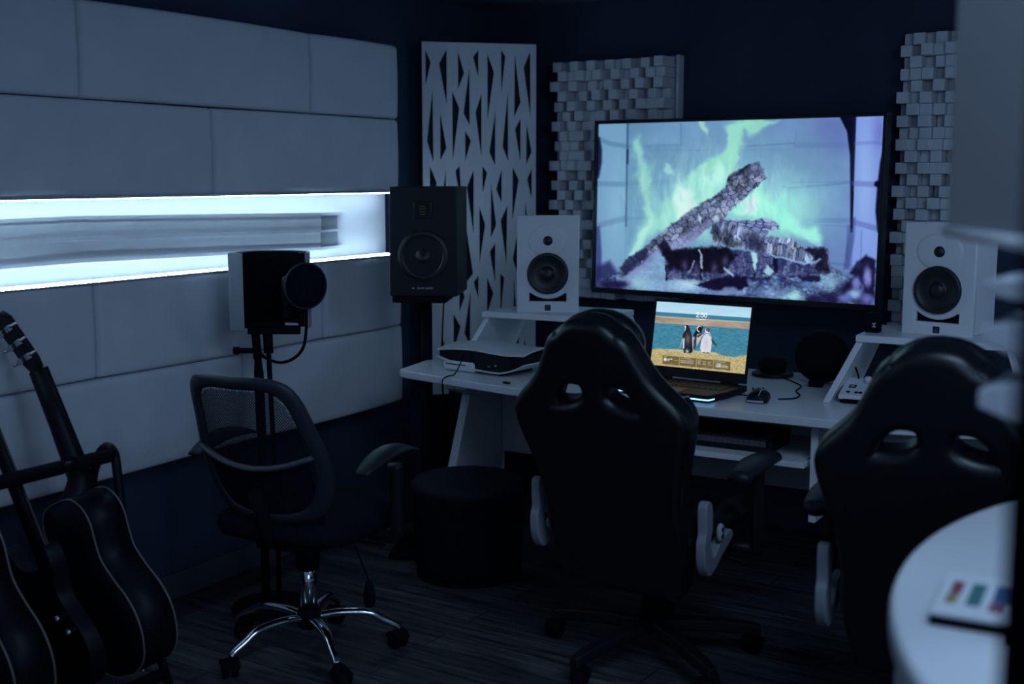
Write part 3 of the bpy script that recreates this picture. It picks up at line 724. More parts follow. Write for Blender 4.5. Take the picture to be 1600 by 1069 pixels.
# ------------------------------------------------------------------ desk (its own frame: x along the front, y towards the wall)
DO = Vector((.696, 3.99, 0)); DYAW = R(-30)
DMAT = Matrix.Translation(DO) @ Matrix.Rotation(DYAW, 4, 'Z')
desk = thing('studio_desk', 'white studio desk with bowed front and raised side shelves under the television', 'desk', DO, DYAW)
front = [(-1.143, -.230), (-1.10, -.252), (-.62, -.358), (-.5, -.366), (0, -.37), (.5, -.366), (.62, -.358), (1.10, -.252), (1.143, -.230)]
top = front+[(1.20, .10), (1.16, .42), (-1.16, .42), (-1.20, .10)]
MB().prism(top, .722, .75).build('desktop', WHITE, desk, bevel=.004)
def side_leg(s):
    m = MB()
    # upper block, pinched waist and splayed foot, seen from the side
    m.prism([(.035, .722), (.035, .64), (.155, .60), (.075, .40), (.0, .22), (-.07, 0), (.42, 0), (.42, .722)], s*1.10-.018, s*1.10+.018, 'x')
    m.build('leg', WHITE, desk, bevel=.003)
side_leg(-1); side_leg(1)
MB().prism([(.04, .722), (.04, .64), (.15, .602), (.40, .602), (.40, .722)], -1.08, -1.03, 'x').build('brace', WHITE, desk, bevel=.002)
MB().prism([(.04, .722), (.04, .64), (.15, .602), (.40, .602), (.40, .722)], 1.03, 1.08, 'x').build('brace', WHITE, desk, bevel=.002)
MB().box(-1.08, 1.08, .40, .418, .33, .722).build('modesty_panel', WHITE, desk, bevel=.002)
for s in (-1, 1):
    MB().box(s*.405-.011, s*.405+.011, -.305, .30, .42, .722).build('tray_side', WHITE, desk, bevel=.002)
MB().box(-.385, .385, -.335, .05, .588, .606).build('keyboard_tray', WHITE, desk, bevel=.002)
for s in (-1, 1):
    MB().box(s*.39-.006, s*.39+.004, -.30, .10, .586, .612).build('tray_runner', STEEL, desk)
def riser(s):
    n = 'raised_shelf'
    m = MB()
    xa, xb = s*.445, s*.906
    if xa > xb: xa, xb = xb, xa
    m.prism([(xa, -.03 if s > 0 else -.045), (xb, -.015), (xb-(.03 if s > 0 else 0), .28), (xa+(.0 if s > 0 else .03), .28)][::1], .935, .957)
    sh = m.build(n, WHITE, desk, bevel=.003)
    for x, d in ((xa, -1), (xb, 1)):
        q = MB(); t = .011
        i = -d
        y0 = -.02
        A_ = [(x+i*2*t, y0, .935), (x, y0, .935), (x, .27, .935), (x+i*2*t, .27, .935)]
        sp = .075
        B_ = [(x+d*sp+i*2*t, y0-.09, .7505), (x+d*sp, y0-.09, .7505), (x+d*sp, .27, .7505), (x+d*sp+i*2*t, .27, .7505)]
        q.add(A_+B_, [(0, 1, 2, 3), (7, 6, 5, 4), (0, 4, 5, 1), (1, 5, 6, 2), (2, 6, 7, 3), (3, 7, 4, 0)])
        q.build('shelf_support', WHITE, desk, bevel=.002)
riser(-1); riser(1)

# ------------------------------------------------------------------ white monitor speakers
def white_monitor(loc, yaw, label):
    w, h, dp = .212, .343, .21
    t = thing('studio_monitor', label, 'speaker', loc, yaw, 'white studio monitors')
    MB().box(-w/2, w/2, .022, dp, 0, h).build('cabinet', WHITE_PL, t, bevel=.006, seg=3)
    # front baffle with a slot port
    ow = [(-w/2, 0), (w/2, 0), (w/2, h), (-w/2, h)]
    slot = [(-.073, .033), (.073, .033), (.073, .073)]+[(.095*math.sin(a), .148-.095*math.cos(a)) for a in [R(50-10*i) for i in range(1, 10)]]+[(-.073, .073)]
    flat_shape('baffle', ow, [slot], WHITE_PL, t, .006, .006, loc=(0, .011, 0), rot=(PI/2, 0, 0))
    MB().box(-.076, .076, .0165, .0225, .031, .076).build('port', BLACKM, t)
    wz, tz = .140, .258
    RX = Matrix.Rotation(PI/2, 4, 'X')
    M1 = Matrix.Translation((0, 0, wz)) @ RX
    MB().lathe([(.0, .004), (.074, .004), (.076, .001), (.083, .0), (.086, -.006), (.086, -.012)], 48, M=M1).build('woofer_ring', WHITE_PL, t)
    MB().lathe([(.0, .0195), (.012, .0195), (.021, .015), (.024, .008), (.03, .006), (.058, .010), (.062, .013), (.069, .015), (.0735, .012), (.075, .004)], 48, M=M1).build('woofer', CONE, t)
    M2 = Matrix.Translation((0, 0, tz)) @ RX
    MB().lathe([(.0, .0035), (.02, .0035), (.05, .004), (.058, .0018), (.060, -.001), (.060, -.004)], 40, M=M2, sx=1.25).build('waveguide', WHITE_PL, t)
    MB().lathe([(0, .012), (.006, .0115), (.0125, .009), (.0165, .005), (.0175, .003)], 28, M=M2).build('tweeter', CONE, t)
    MB().box(-.0105, .0105, -.0025, .001, .006, .0265).build('badge', GLOSSB, t, bevel=.001)
    text('badge_mark', 'KRK', .0085, mat('badge_grey', (.16, .17, .2), .5), t, (0, -.0027, .012))
    MB().box(-.007, .007, -.0028, -.0022, .0185, .0195).box(-.007, .007, -.0028, -.0022, .0215, .0225).build('badge_bars', mat('badge_grey', (.16, .17, .2), .5), t)
    return t
white_monitor((.129, 4.375, .957), R(-5), 'white monitor speaker on the raised shelf beside the slotted panel')
white_monitor((1.315, 3.740, .957), R(-40), 'white monitor speaker on the raised shelf behind the foreground gaming chair')

# ------------------------------------------------------------------ black monitor on its stand
am = thing('studio_monitor', 'black monitor speaker with ribbon tweeter on a tall black stand', 'speaker', (-.327, 4.475, 1.004), R(-5))
w, h, dp = .250, .402, .30
MB().box(-w/2, w/2, .012, dp, 0, h).build('cabinet', BLACK, am, bevel=.003)
MB().prism([(-w/2, 0), (w/2, 0), (w/2, h-.10), (w/2-.004, h), (-w/2+.004, h), (-w/2, h-.10)], 0, .0125, 'y').build('baffle', BAFFLE, am, bevel=.004)
RX = Matrix.Rotation(PI/2, 4, 'X')
M1 = Matrix.Translation((0, 0, .150)) @ RX
MB().lathe([(0, .004), (.026, .004), (.03, -.004), (.07, -.002), (.074, .004), (.082, .006), (.088, .003), (.094, .002), (.096, -.004)], 48, M=M1).build('woofer', CONE, am)
MB().box(-.034, .034, -.004, .002, .285, .35).build('waveguide', GLOSSB, am, bevel=.006)
m = MB().box(-.014, .014, -.0055, -.003, .298, .338)
m.build('tweeter', BLACKM, am)
m = MB()
for i in range(4): m.box(-.012, .012, -.0065, -.005, .300+i*.0095, .3055+i*.0095)
m.build('ribbon', TWEETER, am)
text('badge', 'ADAM AUDIO', .0095, LOGO, am, (.006, -.0006, .030))
MB().prism([(-.038, .0275), (-.033, .030), (-.038, .0335), (-.043, .030)], -.001, 0, 'y').build('badge_mark', LOGO, am)
st = thing('speaker_stand', 'tall black stand holding the black monitor speaker behind the desk end', 'stand', (-.327, 4.60, 0), R(-5))
MB().box(-.105, .095, -.13, .13, .980, 1.004).build('top_plate', BLACKM, st, bevel=.003)
MB().tube([(0, 0, .02), (0, 0, .981)], .023, 16).build('pole', BLACKM, st)
MB().box(-.13, .13, -.15, .15, 0, .02).build('base', BLACKM, st, bevel=.004)
MB().tube([(.05, .14, .99), (.045, .10, .8), (.055, .06, .6), (.05, .04, .45), (.06, .03, .33)], .003, 6).build('cable', BLACKM, st)
bx = tag(MB().box(-.075, .075, -.09, .09, 0, .63, M=Matrix.Translation((-.16, 4.98, 0)) @ Matrix.Rotation(R(-20), 4, 'Z')).build('equipment_case', BLACKM, bevel=.006), 'black upright case on the floor behind the desk leg', 'case')

# ------------------------------------------------------------------ game console on the left wing
gc = thing('game_console', 'white and black game console lying flat on the desk wing', 'game console', (-.262, 4.357, .75), R(-38.5))
L_ = .39; D_ = .23
def plate(zf, th, x0=-.012, nseg=26):
    m = MB(); top_, bot = [], []
    rows = []
    for j, ty in enumerate((0, .06, .2, .5, .8, .94, 1.)):
        row = []
        for i in range(nseg+1):
            t = i/nseg; x = x0+t*(L_+.012)
            inset = .018*(1-min(1, min(ty, 1-ty)/.07))
            row.append((x, -.004+ty*D_, zf(t, ty)))
        rows.append(row)
    n = nseg+1; k = len(rows)
    vs = [p for r in rows for p in r]+[(p[0], p[1], p[2]+th) for r in rows for p in r]
    fs = []
    for j in range(k-1):
        for i in range(nseg):
            a = j*n+i; fs.append((a, a+1, a+n+1, a+n)); b = k*n+a; fs.append((b+n, b+n+1, b+1, b))
    for i in range(nseg):
        fs.append((k*n+i, k*n+i+1, i+1, i)); a = (k-1)*n+i; fs.append((a, a+1, k*n+a+1, k*n+a))
    for j in range(k-1):
        a = j*n; fs.append((a+n, k*n+a+n, k*n+a, a)); b = j*n+nseg; fs.append((b, k*n+b, k*n+b+n, b+n))
    m.add(vs, fs, 0, True); return m
up = lambda t, ty: .070+.020*math.sin(PI*min(1, t*1.25))*.6+.011*max(0, (t-.62)/.38)+.016*math.sin(PI*min(1, max(0, ty)))
lo = lambda t, ty: .046-.036*math.sin(min(1., t/.62)*PI/2)+(.040*((t-.70)/.30)**1.6 if t > .70 else 0)
plate(up, .005).build('top_cover', WHITE_PL, gc, bevel=.0018)
plate(lo, .005).build('bottom_cover', WHITE_PL, gc, bevel=.0018)
m = MB(); n = 24; rings = []
for i in range(n+1):
    t = i/n; x = -.004+t*(L_-.006)
    a, b = lo(t, .5)+.0045, up(t, .1)-.001
    rings.append([(x, .004, a), (x, D_-.012, a), (x, D_-.012, b), (x, .004, b)])
m.loft(rings, smooth=False); m.build('body', GLOSSB, gc)
MB().box(.015, .165, -.002, .13, .0015, .040).build('disc_drive', WHITE_PL, gc, bevel=.012, seg=4)
MB().box(.03, .125, -.004, .01, .025, .028).build('disc_slot', BLACKM, gc)
MB().box(.225, .236, -.0, .006, .030, .034).box(.255, .266, .0, .006, .034, .042).build('port', STEEL, gc)
MB().box(.05, .058, .02, .2, 0, .006).box(.26, .268, .02, .2, 0, .006).build('foot', BLACKM, gc)
cb = tag(MB().tube(spline([(-.172, 4.262, .815), (-.190, 4.245, .772), (-.205, 4.225, .7525), (-.222, 4.195, .7525), (-.238, 4.166, .748), (-.242, 4.157, .73), (-.240, 4.162, .68), (-.232, 4.185, .63)]), .0022, 6).build('cable', BLACKM), 'thin black cable hanging over the desk edge by the game console', 'cable')
dg_ = tag(MB().box(-.013, .013, -.005, .005, .750, .757, M=Matrix.Translation((-.018, 4.05, 0)) @ Matrix.Rotation(R(-40), 4, 'Z')).build('usb_stick', BLACK, bevel=.0015), 'small black stick lying in front of the game console', 'gadget')

# ------------------------------------------------------------------ laptop
LY = R(-35); lc = Vector((.622, 3.992, .918)); tilt = R(-10.8)
hx = lc+Matrix.Rotation(LY, 3, 'Z') @ (Matrix.Rotation(tilt, 3, 'X') @ Vector((0, 0, -.136)))
lt = thing('laptop', 'open black laptop with a penguin lock screen on the desk', 'laptop', (hx.x, hx.y, .75), LY)
hz = hx.z-.75
sw, sh = .345, .216
LM = Matrix.Translation((0, 0, hz)) @ Matrix.Rotation(tilt, 4, 'X')
lid = MB()
for a in ((-sw/2-.007, sw/2+.007, .028+sh, .037+sh), (-sw/2-.007, sw/2+.007, -.004, .028), (-sw/2-.007, -sw/2, .028, .028+sh), (sw/2, sw/2+.007, .028, .028+sh)): lid.box(a[0], a[1], -.0015, .006, a[2], a[3], M=LM)
lid.box(-sw/2-.007, sw/2+.007, .0015, .008, -.004, .037+sh, M=LM)
lid_o = lid.build('lid', BLACK, lt, bevel=.001)
so = lock_picture().surface('screen', sw, sh, lt, 1.0, tuple(LM @ Vector((0, 0, .028+sh/2))), (tilt, 0, 0))
bd = .235; zt = .0245
bpts = [(-.179, .012), (.179, .012), (.179, -bd+.10), (.160, -bd), (-.160, -bd), (-.179, -bd+.10)]
MB().prism(bpts, .004, zt).build('base', BLACK, lt, bevel=.002)
kb = MB()
for r in range(6):
    for c in range(15):
        x = -.150+c*.0201; y = -.03-r*.0165
        kb.box(x, x+.0165, y-.0135, y, zt-.0005, zt+.0016)
kb.build('keys', mat('laptop_keys', (.02, .02, .024), .45, spec=.4), lt)
MB().box(-.06, .05, -bd+.012, -bd+.088, zt-.0005, zt+.0006).build('touchpad', mat('touchpad', (.014, .014, .016), .3, spec=.5), lt)
LB = emat('light_bar', (.22, .58, 1.), 3.2)
MB().prism([(-.158, -bd-.0015), (.160, -bd-.0015), (.1665, -bd+.033), (.1645, -bd+.033), (.1590, -bd+.001), (-.158, -bd+.001)], .0085, .0125).build('light_bar', LB, lt)
for s in (-1, 1): MB().box(s*.12-.03, s*.12+.03, -.004, .01, .018, .034).build('hinge', BLACK, lt, bevel=.002)

# ------------------------------------------------------------------ mouse, cords, small things on the desk
mo = thing('computer_mouse', 'black gaming mouse with silver trim on the desk beside the laptop', 'mouse', (.775, 3.745, .75), R(-25))
m = MB(); rings = []
for i in range(9):
    t = i/8; y = -.058+t*.118
    hw = .033*(.86+.14*math.cos((t-.2)*5))*(1 if 0 < i < 8 else .72); zt_ = .040*math.sin(PI*(.20+.66*t))**.9*(1 if 0 < i < 8 else .6)
    rings.append([(hw*math.cos(a), y, .001+zt_*max(0, math.sin(a))**.75) for a in [PI*k/10 for k in range(11)]])
m.loft(rings, closed=False); 
m.f.append([r*11+10 for r in range(9)][::-1]+[r*11 for r in range(9)]); m.m.append(0); m.sm.append(False)
m.f.append(list(range(11))); m.m.append(0); m.sm.append(False); m.f.append([88+k for k in range(10, -1, -1)]); m.m.append(0); m.sm.append(False)
m.build('body', BLACK, mo)
TR = mat('mouse_trim', (.45, .47, .5), .4)
MB().tube([(-.026, -.059, .006), (.012, -.059, .006), (.024, -.054, .006)], .0035, 8).build('base_trim', TR, mo)
MB().tube([(.008, -.052, .024), (.012, -.03, .0405), (.018, -.012, .038), (.028, .008, .026)], .0013, 6).tube([(.012, -.03, .0405), (.004, -.004, .0425), (-.002, .014, .041)], .0013, 6).tube([(-.020, .006, .031), (-.015, .022, .033)], .0013, 6).build('stripe', TR, mo)
MB().tube([(0, .022, .028), (0, .040, .028)], .007, 10).build('scroll_wheel', BLACKM, mo)
MB().tube(spline([(0, .055, .012), (-.003, .075, .006), (.004, .11, .002), (-.03, .145, .002), (-.055, .15, .003), (-.07, .20, .003)]), .0022, 6).build('cord', BLACKM, mo)
def on_desk(name, mb, m_, label, cat, bevel=0.): return tag(mb.build(name, m_, bevel=bevel), label, cat)
on_desk('cable', MB().tube(spline([(.748, 3.93, .7525), (.72, 3.85, .7525), (.757, 3.812, .7525)]), .002, 6), BLACKM, 'short black cable between the laptop and the mouse', 'cable')
on_desk('cable', MB().tube(spline([(.835, 3.755, .7525), (.885, 3.765, .7525), (.918, 3.82, .7525), (.925, 3.90, .7525), (.962, 3.99, .7525), (.955, 4.08, .7525), (.94, 4.16, .7525)]), .0024, 6), BLACKM, 'black cable curling across the desk behind the mouse', 'cable')
dk = thing('round_dock', 'low black round gadget on the desk behind the mouse', 'gadget', (.915, 4.215, .75))
MB().lathe([(.0, 0), (.066, 0), (.072, .004), (.072, .010), (.06, .016), (.045, .02), (0, .021)], 40).build('base', BLACK, dk)
MB().lathe([(.03, .02), (.045, .024), (.052, .045), (.044, .062), (.02, .07), (0, .071)], 32).build('dome', BLACKM, dk)
bs = thing('round_speaker', 'black ball shaped speaker on the desk beside the right raised shelf', 'speaker', (1.045, 4.055, .75), R(-25))
MB().lathe([(0, .0)]+[(.0905*math.cos(a), .0935+.0905*math.sin(a)) for a in [R(-84+8*i) for i in range(22)]]+[(0, .184)], 40, sy=.86).build('shell', BLACKM, bs)
MB().box(-.026, .020, -.085, -.052, .0, .022).build('foot', BLACKM, bs, bevel=.003)
mx = thing('audio_mixer', 'small white audio mixer with knobs in front of the right raised shelf', 'mixer', (1.115, 3.725, .75), R(-28))
m = MB().prism([(-.065, .012), (-.065, .026), (.07, .062), (.07, .012)], -.085, .085, 'x'); m.build('body', WHITE_PL, mx, bevel=.003)
MB().box(-.068, .085, -.0685, -.063, .0, .014).build('front_edge', BLACKM, mx, bevel=.001)
MB().box(-.08, .08, -.06, .065, .0, .012).build('underside', BLACKM, mx)
slope = math.atan2(.036, .135)
def onmx(x, y): return Matrix.Translation((x, y, .026+(y+.065)*math.tan(slope))) @ Matrix.Rotation(slope, 4, 'X')
for x, y, r in ((-.015, .035, .011), (.025, .035, .011), (.06, .035, .011), (.01, -.005, .010), (.045, -.005, .010)):
    MB().lathe([(r, 0), (r*.92, .018), (r*.7, .02), (0, .02)], 20, M=onmx(x, y)).build('knob', WHITE_PL, mx)
m = MB().box(-.011, .011, -.011, .011, 0, .0012, M=onmx(-.055, .0)); m.build('display', GLOSSB, mx)
MB().box(-.006, .006, -.006, .006, .0012, .0018, M=onmx(-.055, .0)).build('display_mark', mat('display_grey', (.3, .32, .35), .5), mx)
for x in (-.060, -.035, -.022): MB().lathe([(.006, 0), (.006, .002), (.0035, .0022), (0, .0015)], 14, M=onmx(x, -.042)).build('socket', BLACKM, mx)
MB().tube(spline([(-.048, .055, .062), (-.06, .062, .09), (-.075, .07, .12)]), .003, 6).build('plug', BLACKM, mx)
bb = thing('black_box', 'small black audio box on the end of the right raised shelf', 'box', tuple(DMAT @ Vector((.475, .07, .957))), R(-30))
MB().box(-.022, .022, -.02, .02, 0, .062).build('body', BLACKM, bb, bevel=.003)
MB().box(.0, .012, -.0208, -.0196, .028, .031).box(.0, .012, -.0208, -.0196, .018, .021).box(.004, .007, -.0208, -.0196, .018, .031).build('mark', LOGO, bb)

# keyboard on the tray
kp = thing('midi_keyboard', 'slim dark piano keyboard on the white tray under the desk', 'keyboard', tuple(DMAT @ Vector((-.035, -.17, .606))), DYAW)
MB().box(-.30, .30, -.10, .09, .0, .018).box(-.30, .30, .02, .09, .018, .052).box(-.30, -.283, -.10, .02, .018, .040).box(.283, .30, -.10, .02, .018, .040).build('case', BLACK, kp, bevel=.003)
m = MB()
for i in range(32): m.box(-.281+i*.01757, -.281+i*.01757+.0166, -.098, .019, .0182, .036)
m.build('white_keys', KEYW, kp)
m = MB()
for i in range(31):
    if i % 7 in (0, 1, 3, 4, 5): m.box(-.281+(i+1)*.01757-.0052, -.281+(i+1)*.01757+.0042, -.045, .019, .036, .045)
m.build('black_keys', BLACKM, kp)

# ------------------------------------------------------------------ pouf
pf = thing('pouf', 'round black pouf on the floor in front of the desk leg', 'pouf', (-.160, 4.325, 0))
MB().lathe([(0, .012), (.17, .012), (.188, .02), (.197, .05), (.200, .15), (.200, .30), (.203, .315)], 48).build('body', BLACKF, pf)
MB().lathe([(.203, .316), (.208, .322), (.207, .338), (.198, .352), (.15, .362), (0, .366)], 48).build('cushion_top', mat('pouf_top', (.010, .013, .022), .7, spec=.2), pf)
MB().lathe([(.19, .0), (.192, .014), (.0, .014)], 32).build('base', BLACKM, pf)

# ------------------------------------------------------------------ swivel base shared by the chairs
def caster(parent, loc, yaw, r=.027, m_=BLACKM):
    M0 = Matrix.Translation(loc) @ Matrix.Rotation(yaw, 4, 'Z')
    RY = Matrix.Rotation(PI/2, 4, 'Y')
    m = MB()
    for s in (-1, 1):
        m.lathe([(0, -.008), (r*.8, -.008), (r, -.005), (r, .006), (r*.75, .009), (0, .009)], 20, M=M0 @ Matrix.Translation((s*.014, .012, r)) @ RY)
    m.tube([(0, .012, r), (0, 0, r*2+.012)], .007, 8, M=M0)
    vs = [(x, .012+r*1.12*math.cos(a), r+r*1.12*math.sin(a)) for x in (-.026, .026) for a in [R(10+16*i) for i in range(11)]]
    m.add(vs, [(i, i+1, i+12, i+11) for i in range(10)], 0, True, M0)
    return m.build('caster', m_, parent)
def star_base(parent, hub, rad, a0, leg_m, chrome=True, hubz=.115):
    for k in range(5):
        a = a0+k*2*PI/5; c, s = math.cos(a), math.sin(a)
        if chrome:
            pr = [(.03, hubz+.004), (.10, hubz+.012), (.18, hubz+.006), (rad-.05, hubz-.018), (rad-.015, hubz-.036), (rad, .068)]
            pr = spline(pr, 5)
            m = MB().tube([(hub[0]+q*c, hub[1]+q*s, z) for q, z in pr], [.017-.004*i/len(pr) for i in range(len(pr))], 12, flat=.75)
        else:
            pr = [(.03, hubz), (.15, hubz-.006), (rad-.04, hubz-.022), (rad+.012, hubz-.034)]
            m = MB()
            rings = []
            for (q, z), wd in zip(pr, (.030, .027, .022, .019)):
                p = Vector((hub[0]+q*c, hub[1]+q*s, z)); n = Vector((-s, c, 0))
                rings.append([p-n*wd-Vector((0, 0, .018)), p+n*wd-Vector((0, 0, .018)), p+n*wd*.75+Vector((0, 0, .016)), p-n*wd*.75+Vector((0, 0, .016))])
            m.loft(rings, smooth=False)
        lg = m.build('base_leg', leg_m, parent, bevel=0 if chrome else .006)
        caster(lg, (hub[0]+rad*c, hub[1]+rad*s, 0), a+.7*k)
    MB().lathe([(.0, hubz-.03), (.03, hubz-.03), (.036, hubz-.02), (.036, hubz+.022), (.03, hubz+.03), (0, hubz+.03)], 24, M=Matrix.Translation((hub[0], hub[1], 0))).build('hub', BLACKM, parent)

# ------------------------------------------------------------------ mesh-back office chair
OCY = R(-25)
oc = thing('office_chair', 'black mesh-back office chair with chrome star base near the guitars', 'chair', (-.618, 3.555, 0), OCY)
star_base(oc, (0, 0), .275, R(-64)-OCY, CHROME)
MB().tube([(0, 0, .13), (0, 0, .31)], .026, 20).build('gas_lift', CHROME, oc)
MB().lathe([(.034, .27), (.036, .30), (.036, .37), (0, .37)], 20).build('lift_sleeve', BLACKM, oc)
MB().box(-.10, .10, -.12, .12, .355, .392).tube([(.06, .02, .37), (.16, .04, .362), (.24, .05, .358)], .006, 8).tube([(-.06, -.02, .37), (-.20, -.02, .36)], .006, 8).build('tilt_mechanism', BLACK, oc, bevel=.004)
MB().box(.10, .13, -.03, .03, .362, .376).build('mechanism_plate', STEEL, oc, bevel=.002)
MB().lathe([(.004, .03), (.012, .02), (.018, -.015), (.017, -.04), (.012, -.05), (0, -.05)], 16, M=Matrix.Translation((.235, -.03, .245))).tube([(.235, -.03, .27), (.20, -.02, .33), (.17, 0, .36)], .003, 6).build('adjuster_bulb', BLACKM, oc)
# seat pad
def pad(w, d, th, z, crown, m_, name, parent, rx=.0, y0=0., corner=.38, bev=.02):
    ring = []
    for k in range(48):
        a = 2*PI*k/48; ca, sa = math.cos(a), math.sin(a)
        e = 2/4.2
        ring.append((w/2*abs(ca)**e*(1 if ca > 0 else -1), y0+d/2*abs(sa)**e*(1 if sa > 0 else -1)))
    mb = MB(); rings = []
    for sc, zz in ((.86, 0), (.97, .012), (1., th*.45), (.985, th*.78), (.93, th*.95), (.8, th+crown*.4), (.5, th+crown*.85), (.2, th+crown)):
        rings.append([(x*sc, y0+(y-y0)*sc, z+zz) for x, y in ring])
    mb.loft(rings); return mb.build(name, m_, parent)
pad(.48, .47, .07, .392, .014, BLACKF, 'seat', oc, y0=.035)
# back: curved frame around a mesh, leaning back
BW, BH = .225, .45
def bk(x, u):
    """a point of the backrest surface; x across, u up it"""
    return Vector((x, -.190-.337*u-.012*math.sin(u/BH*PI)+1.3*x*x, .484+u*.96))
out = smooth_ring([(-.165, .425), (0, .443), (.155, .425), (.208, .29), (.222, .13), (.16, .0), (0, -.03), (-.16, .0), (-.215, .13), (-.195, .29)], 6)
inn = [(x*.79, .205+(u-.205)*.83) for x, u in out]
m = MB(); rings = []
for i in range(len(out)+1):
    (xo, uo), (xi, ui) = out[i % len(out)], inn[i % len(out)]
    po, pi_ = bk(xo, uo), bk(xi, ui); nrm = Vector((0, -1, .1)).normalized()
    mid = (po+pi_)/2; h_ = (po-pi_)/2
    rings.append([mid+h_*math.cos(a)+nrm*.014*math.sin(a) for a in [2*PI*k/10 for k in range(10)]])
m.loft(rings, cap=False); m.build('back_frame', mat('frame_plastic', (.018, .024, .036), .5, spec=.4), oc)
# the woven mesh itself: fine open strands
mm = MB()
def inside(x, u):
    c = False; n = len(inn)
    for i in range(n):
        (x1, y1), (x2, y2) = inn[i], inn[(i+1) % n]
        if (y1 > u) != (y2 > u) and x < (x2-x1)*(u-y1)/(y2-y1)+x1: c = not c
    return c
def strands(dirv):
    st_ = .0052
    for k in range(-110, 111):
        seg_ = []
        for t in range(-60, 61):
            x = (k*st_*.7071+t*.008*.7071)*1; u = .205+(-k*st_*.7071*dirv+t*.008*.7071*dirv)
            if inside(x, u): seg_.append((x, u))
            elif len(seg_) > 1: yield seg_; seg_ = []
            else: seg_ = []
        if len(seg_) > 1: yield seg_
for dv in (1, -1):
    for sg in strands(dv):
        sg = sg[::4]+([sg[-1]] if (len(sg)-1) % 4 else [])
        if len(sg) < 2: continue
        wv = .00085; P_ = [bk(x, u) for x, u in sg]
        vs = []
        for p in P_: vs += [p+Vector((wv, 0, -wv*dv)), p-Vector((wv, 0, -wv*dv))]
        mm.add(vs, [(2*i, 2*i+1, 2*i+3, 2*i+2) for i in range(len(P_)-1)])
mm.build('back_mesh', BLACKF, oc, fix=False)
# lumbar bar, lower cross bar and spine
bkz = .205
arc = [bk(x, bkz-.045*(1-(x/.19)**2)) for x in np.linspace(-.19, .19, 17)]
MB().tube([p+Vector((0, -.012, 0)) for p in arc], .012, 10, flat=.7).build('lumbar_bar', mat('lumbar_plastic', (.05, .06, .08), .5, spec=.4), oc)
MB().loft([[bk(x, .17)+Vector((0, -.006, 0)), bk(x, .17)+Vector((0, .012, 0)), bk(x, -.02)+Vector((0, .012, 0)), bk(x, -.02)+Vector((0, -.006, 0))] for x in np.linspace(-.16, .16, 13)], smooth=False).build('lower_panel', BLACKF, oc)
MB().tube([bk(0, .09)+Vector((0, -.025, 0)), bk(0, -.03)+Vector((0, -.02, 0)), (0, -.19, .42), (0, -.10, .38)], [.028, .03, .03, .03], 10, flat=.5).build('back_support', BLACKM, oc)
def arm(s):
    a_ = MB().tube(spline([(s*.20, .04, .395), (s*.282, .04, .40), (s*.292, .035, .47), (s*.292, .03, .615)]), .020, 10, flat=1.2).build('arm_post', BLACK, oc)
    m = MB(); rings = []
    for t in np.linspace(0, 1, 15):
        y = -.155+t*.30; wd = .040*max(.12, math.sin(PI*min(1, .10+t*.82)))**.55; z = .618+.040*math.sin(PI*(.06+.80*t))
        th_ = .020*max(.3, math.sin(PI*min(1, .08+t*.86)))
        rings.append([(s*.292+wd*math.cos(q), y, z+th_*math.sin(q)*(1 if math.sin(q) > 0 else .7)) for q in [2*PI*k/14 for k in range(14)]])
    m.loft(rings).build('arm_pad', PADPLASTIC, oc)
arm(1); arm(-1)

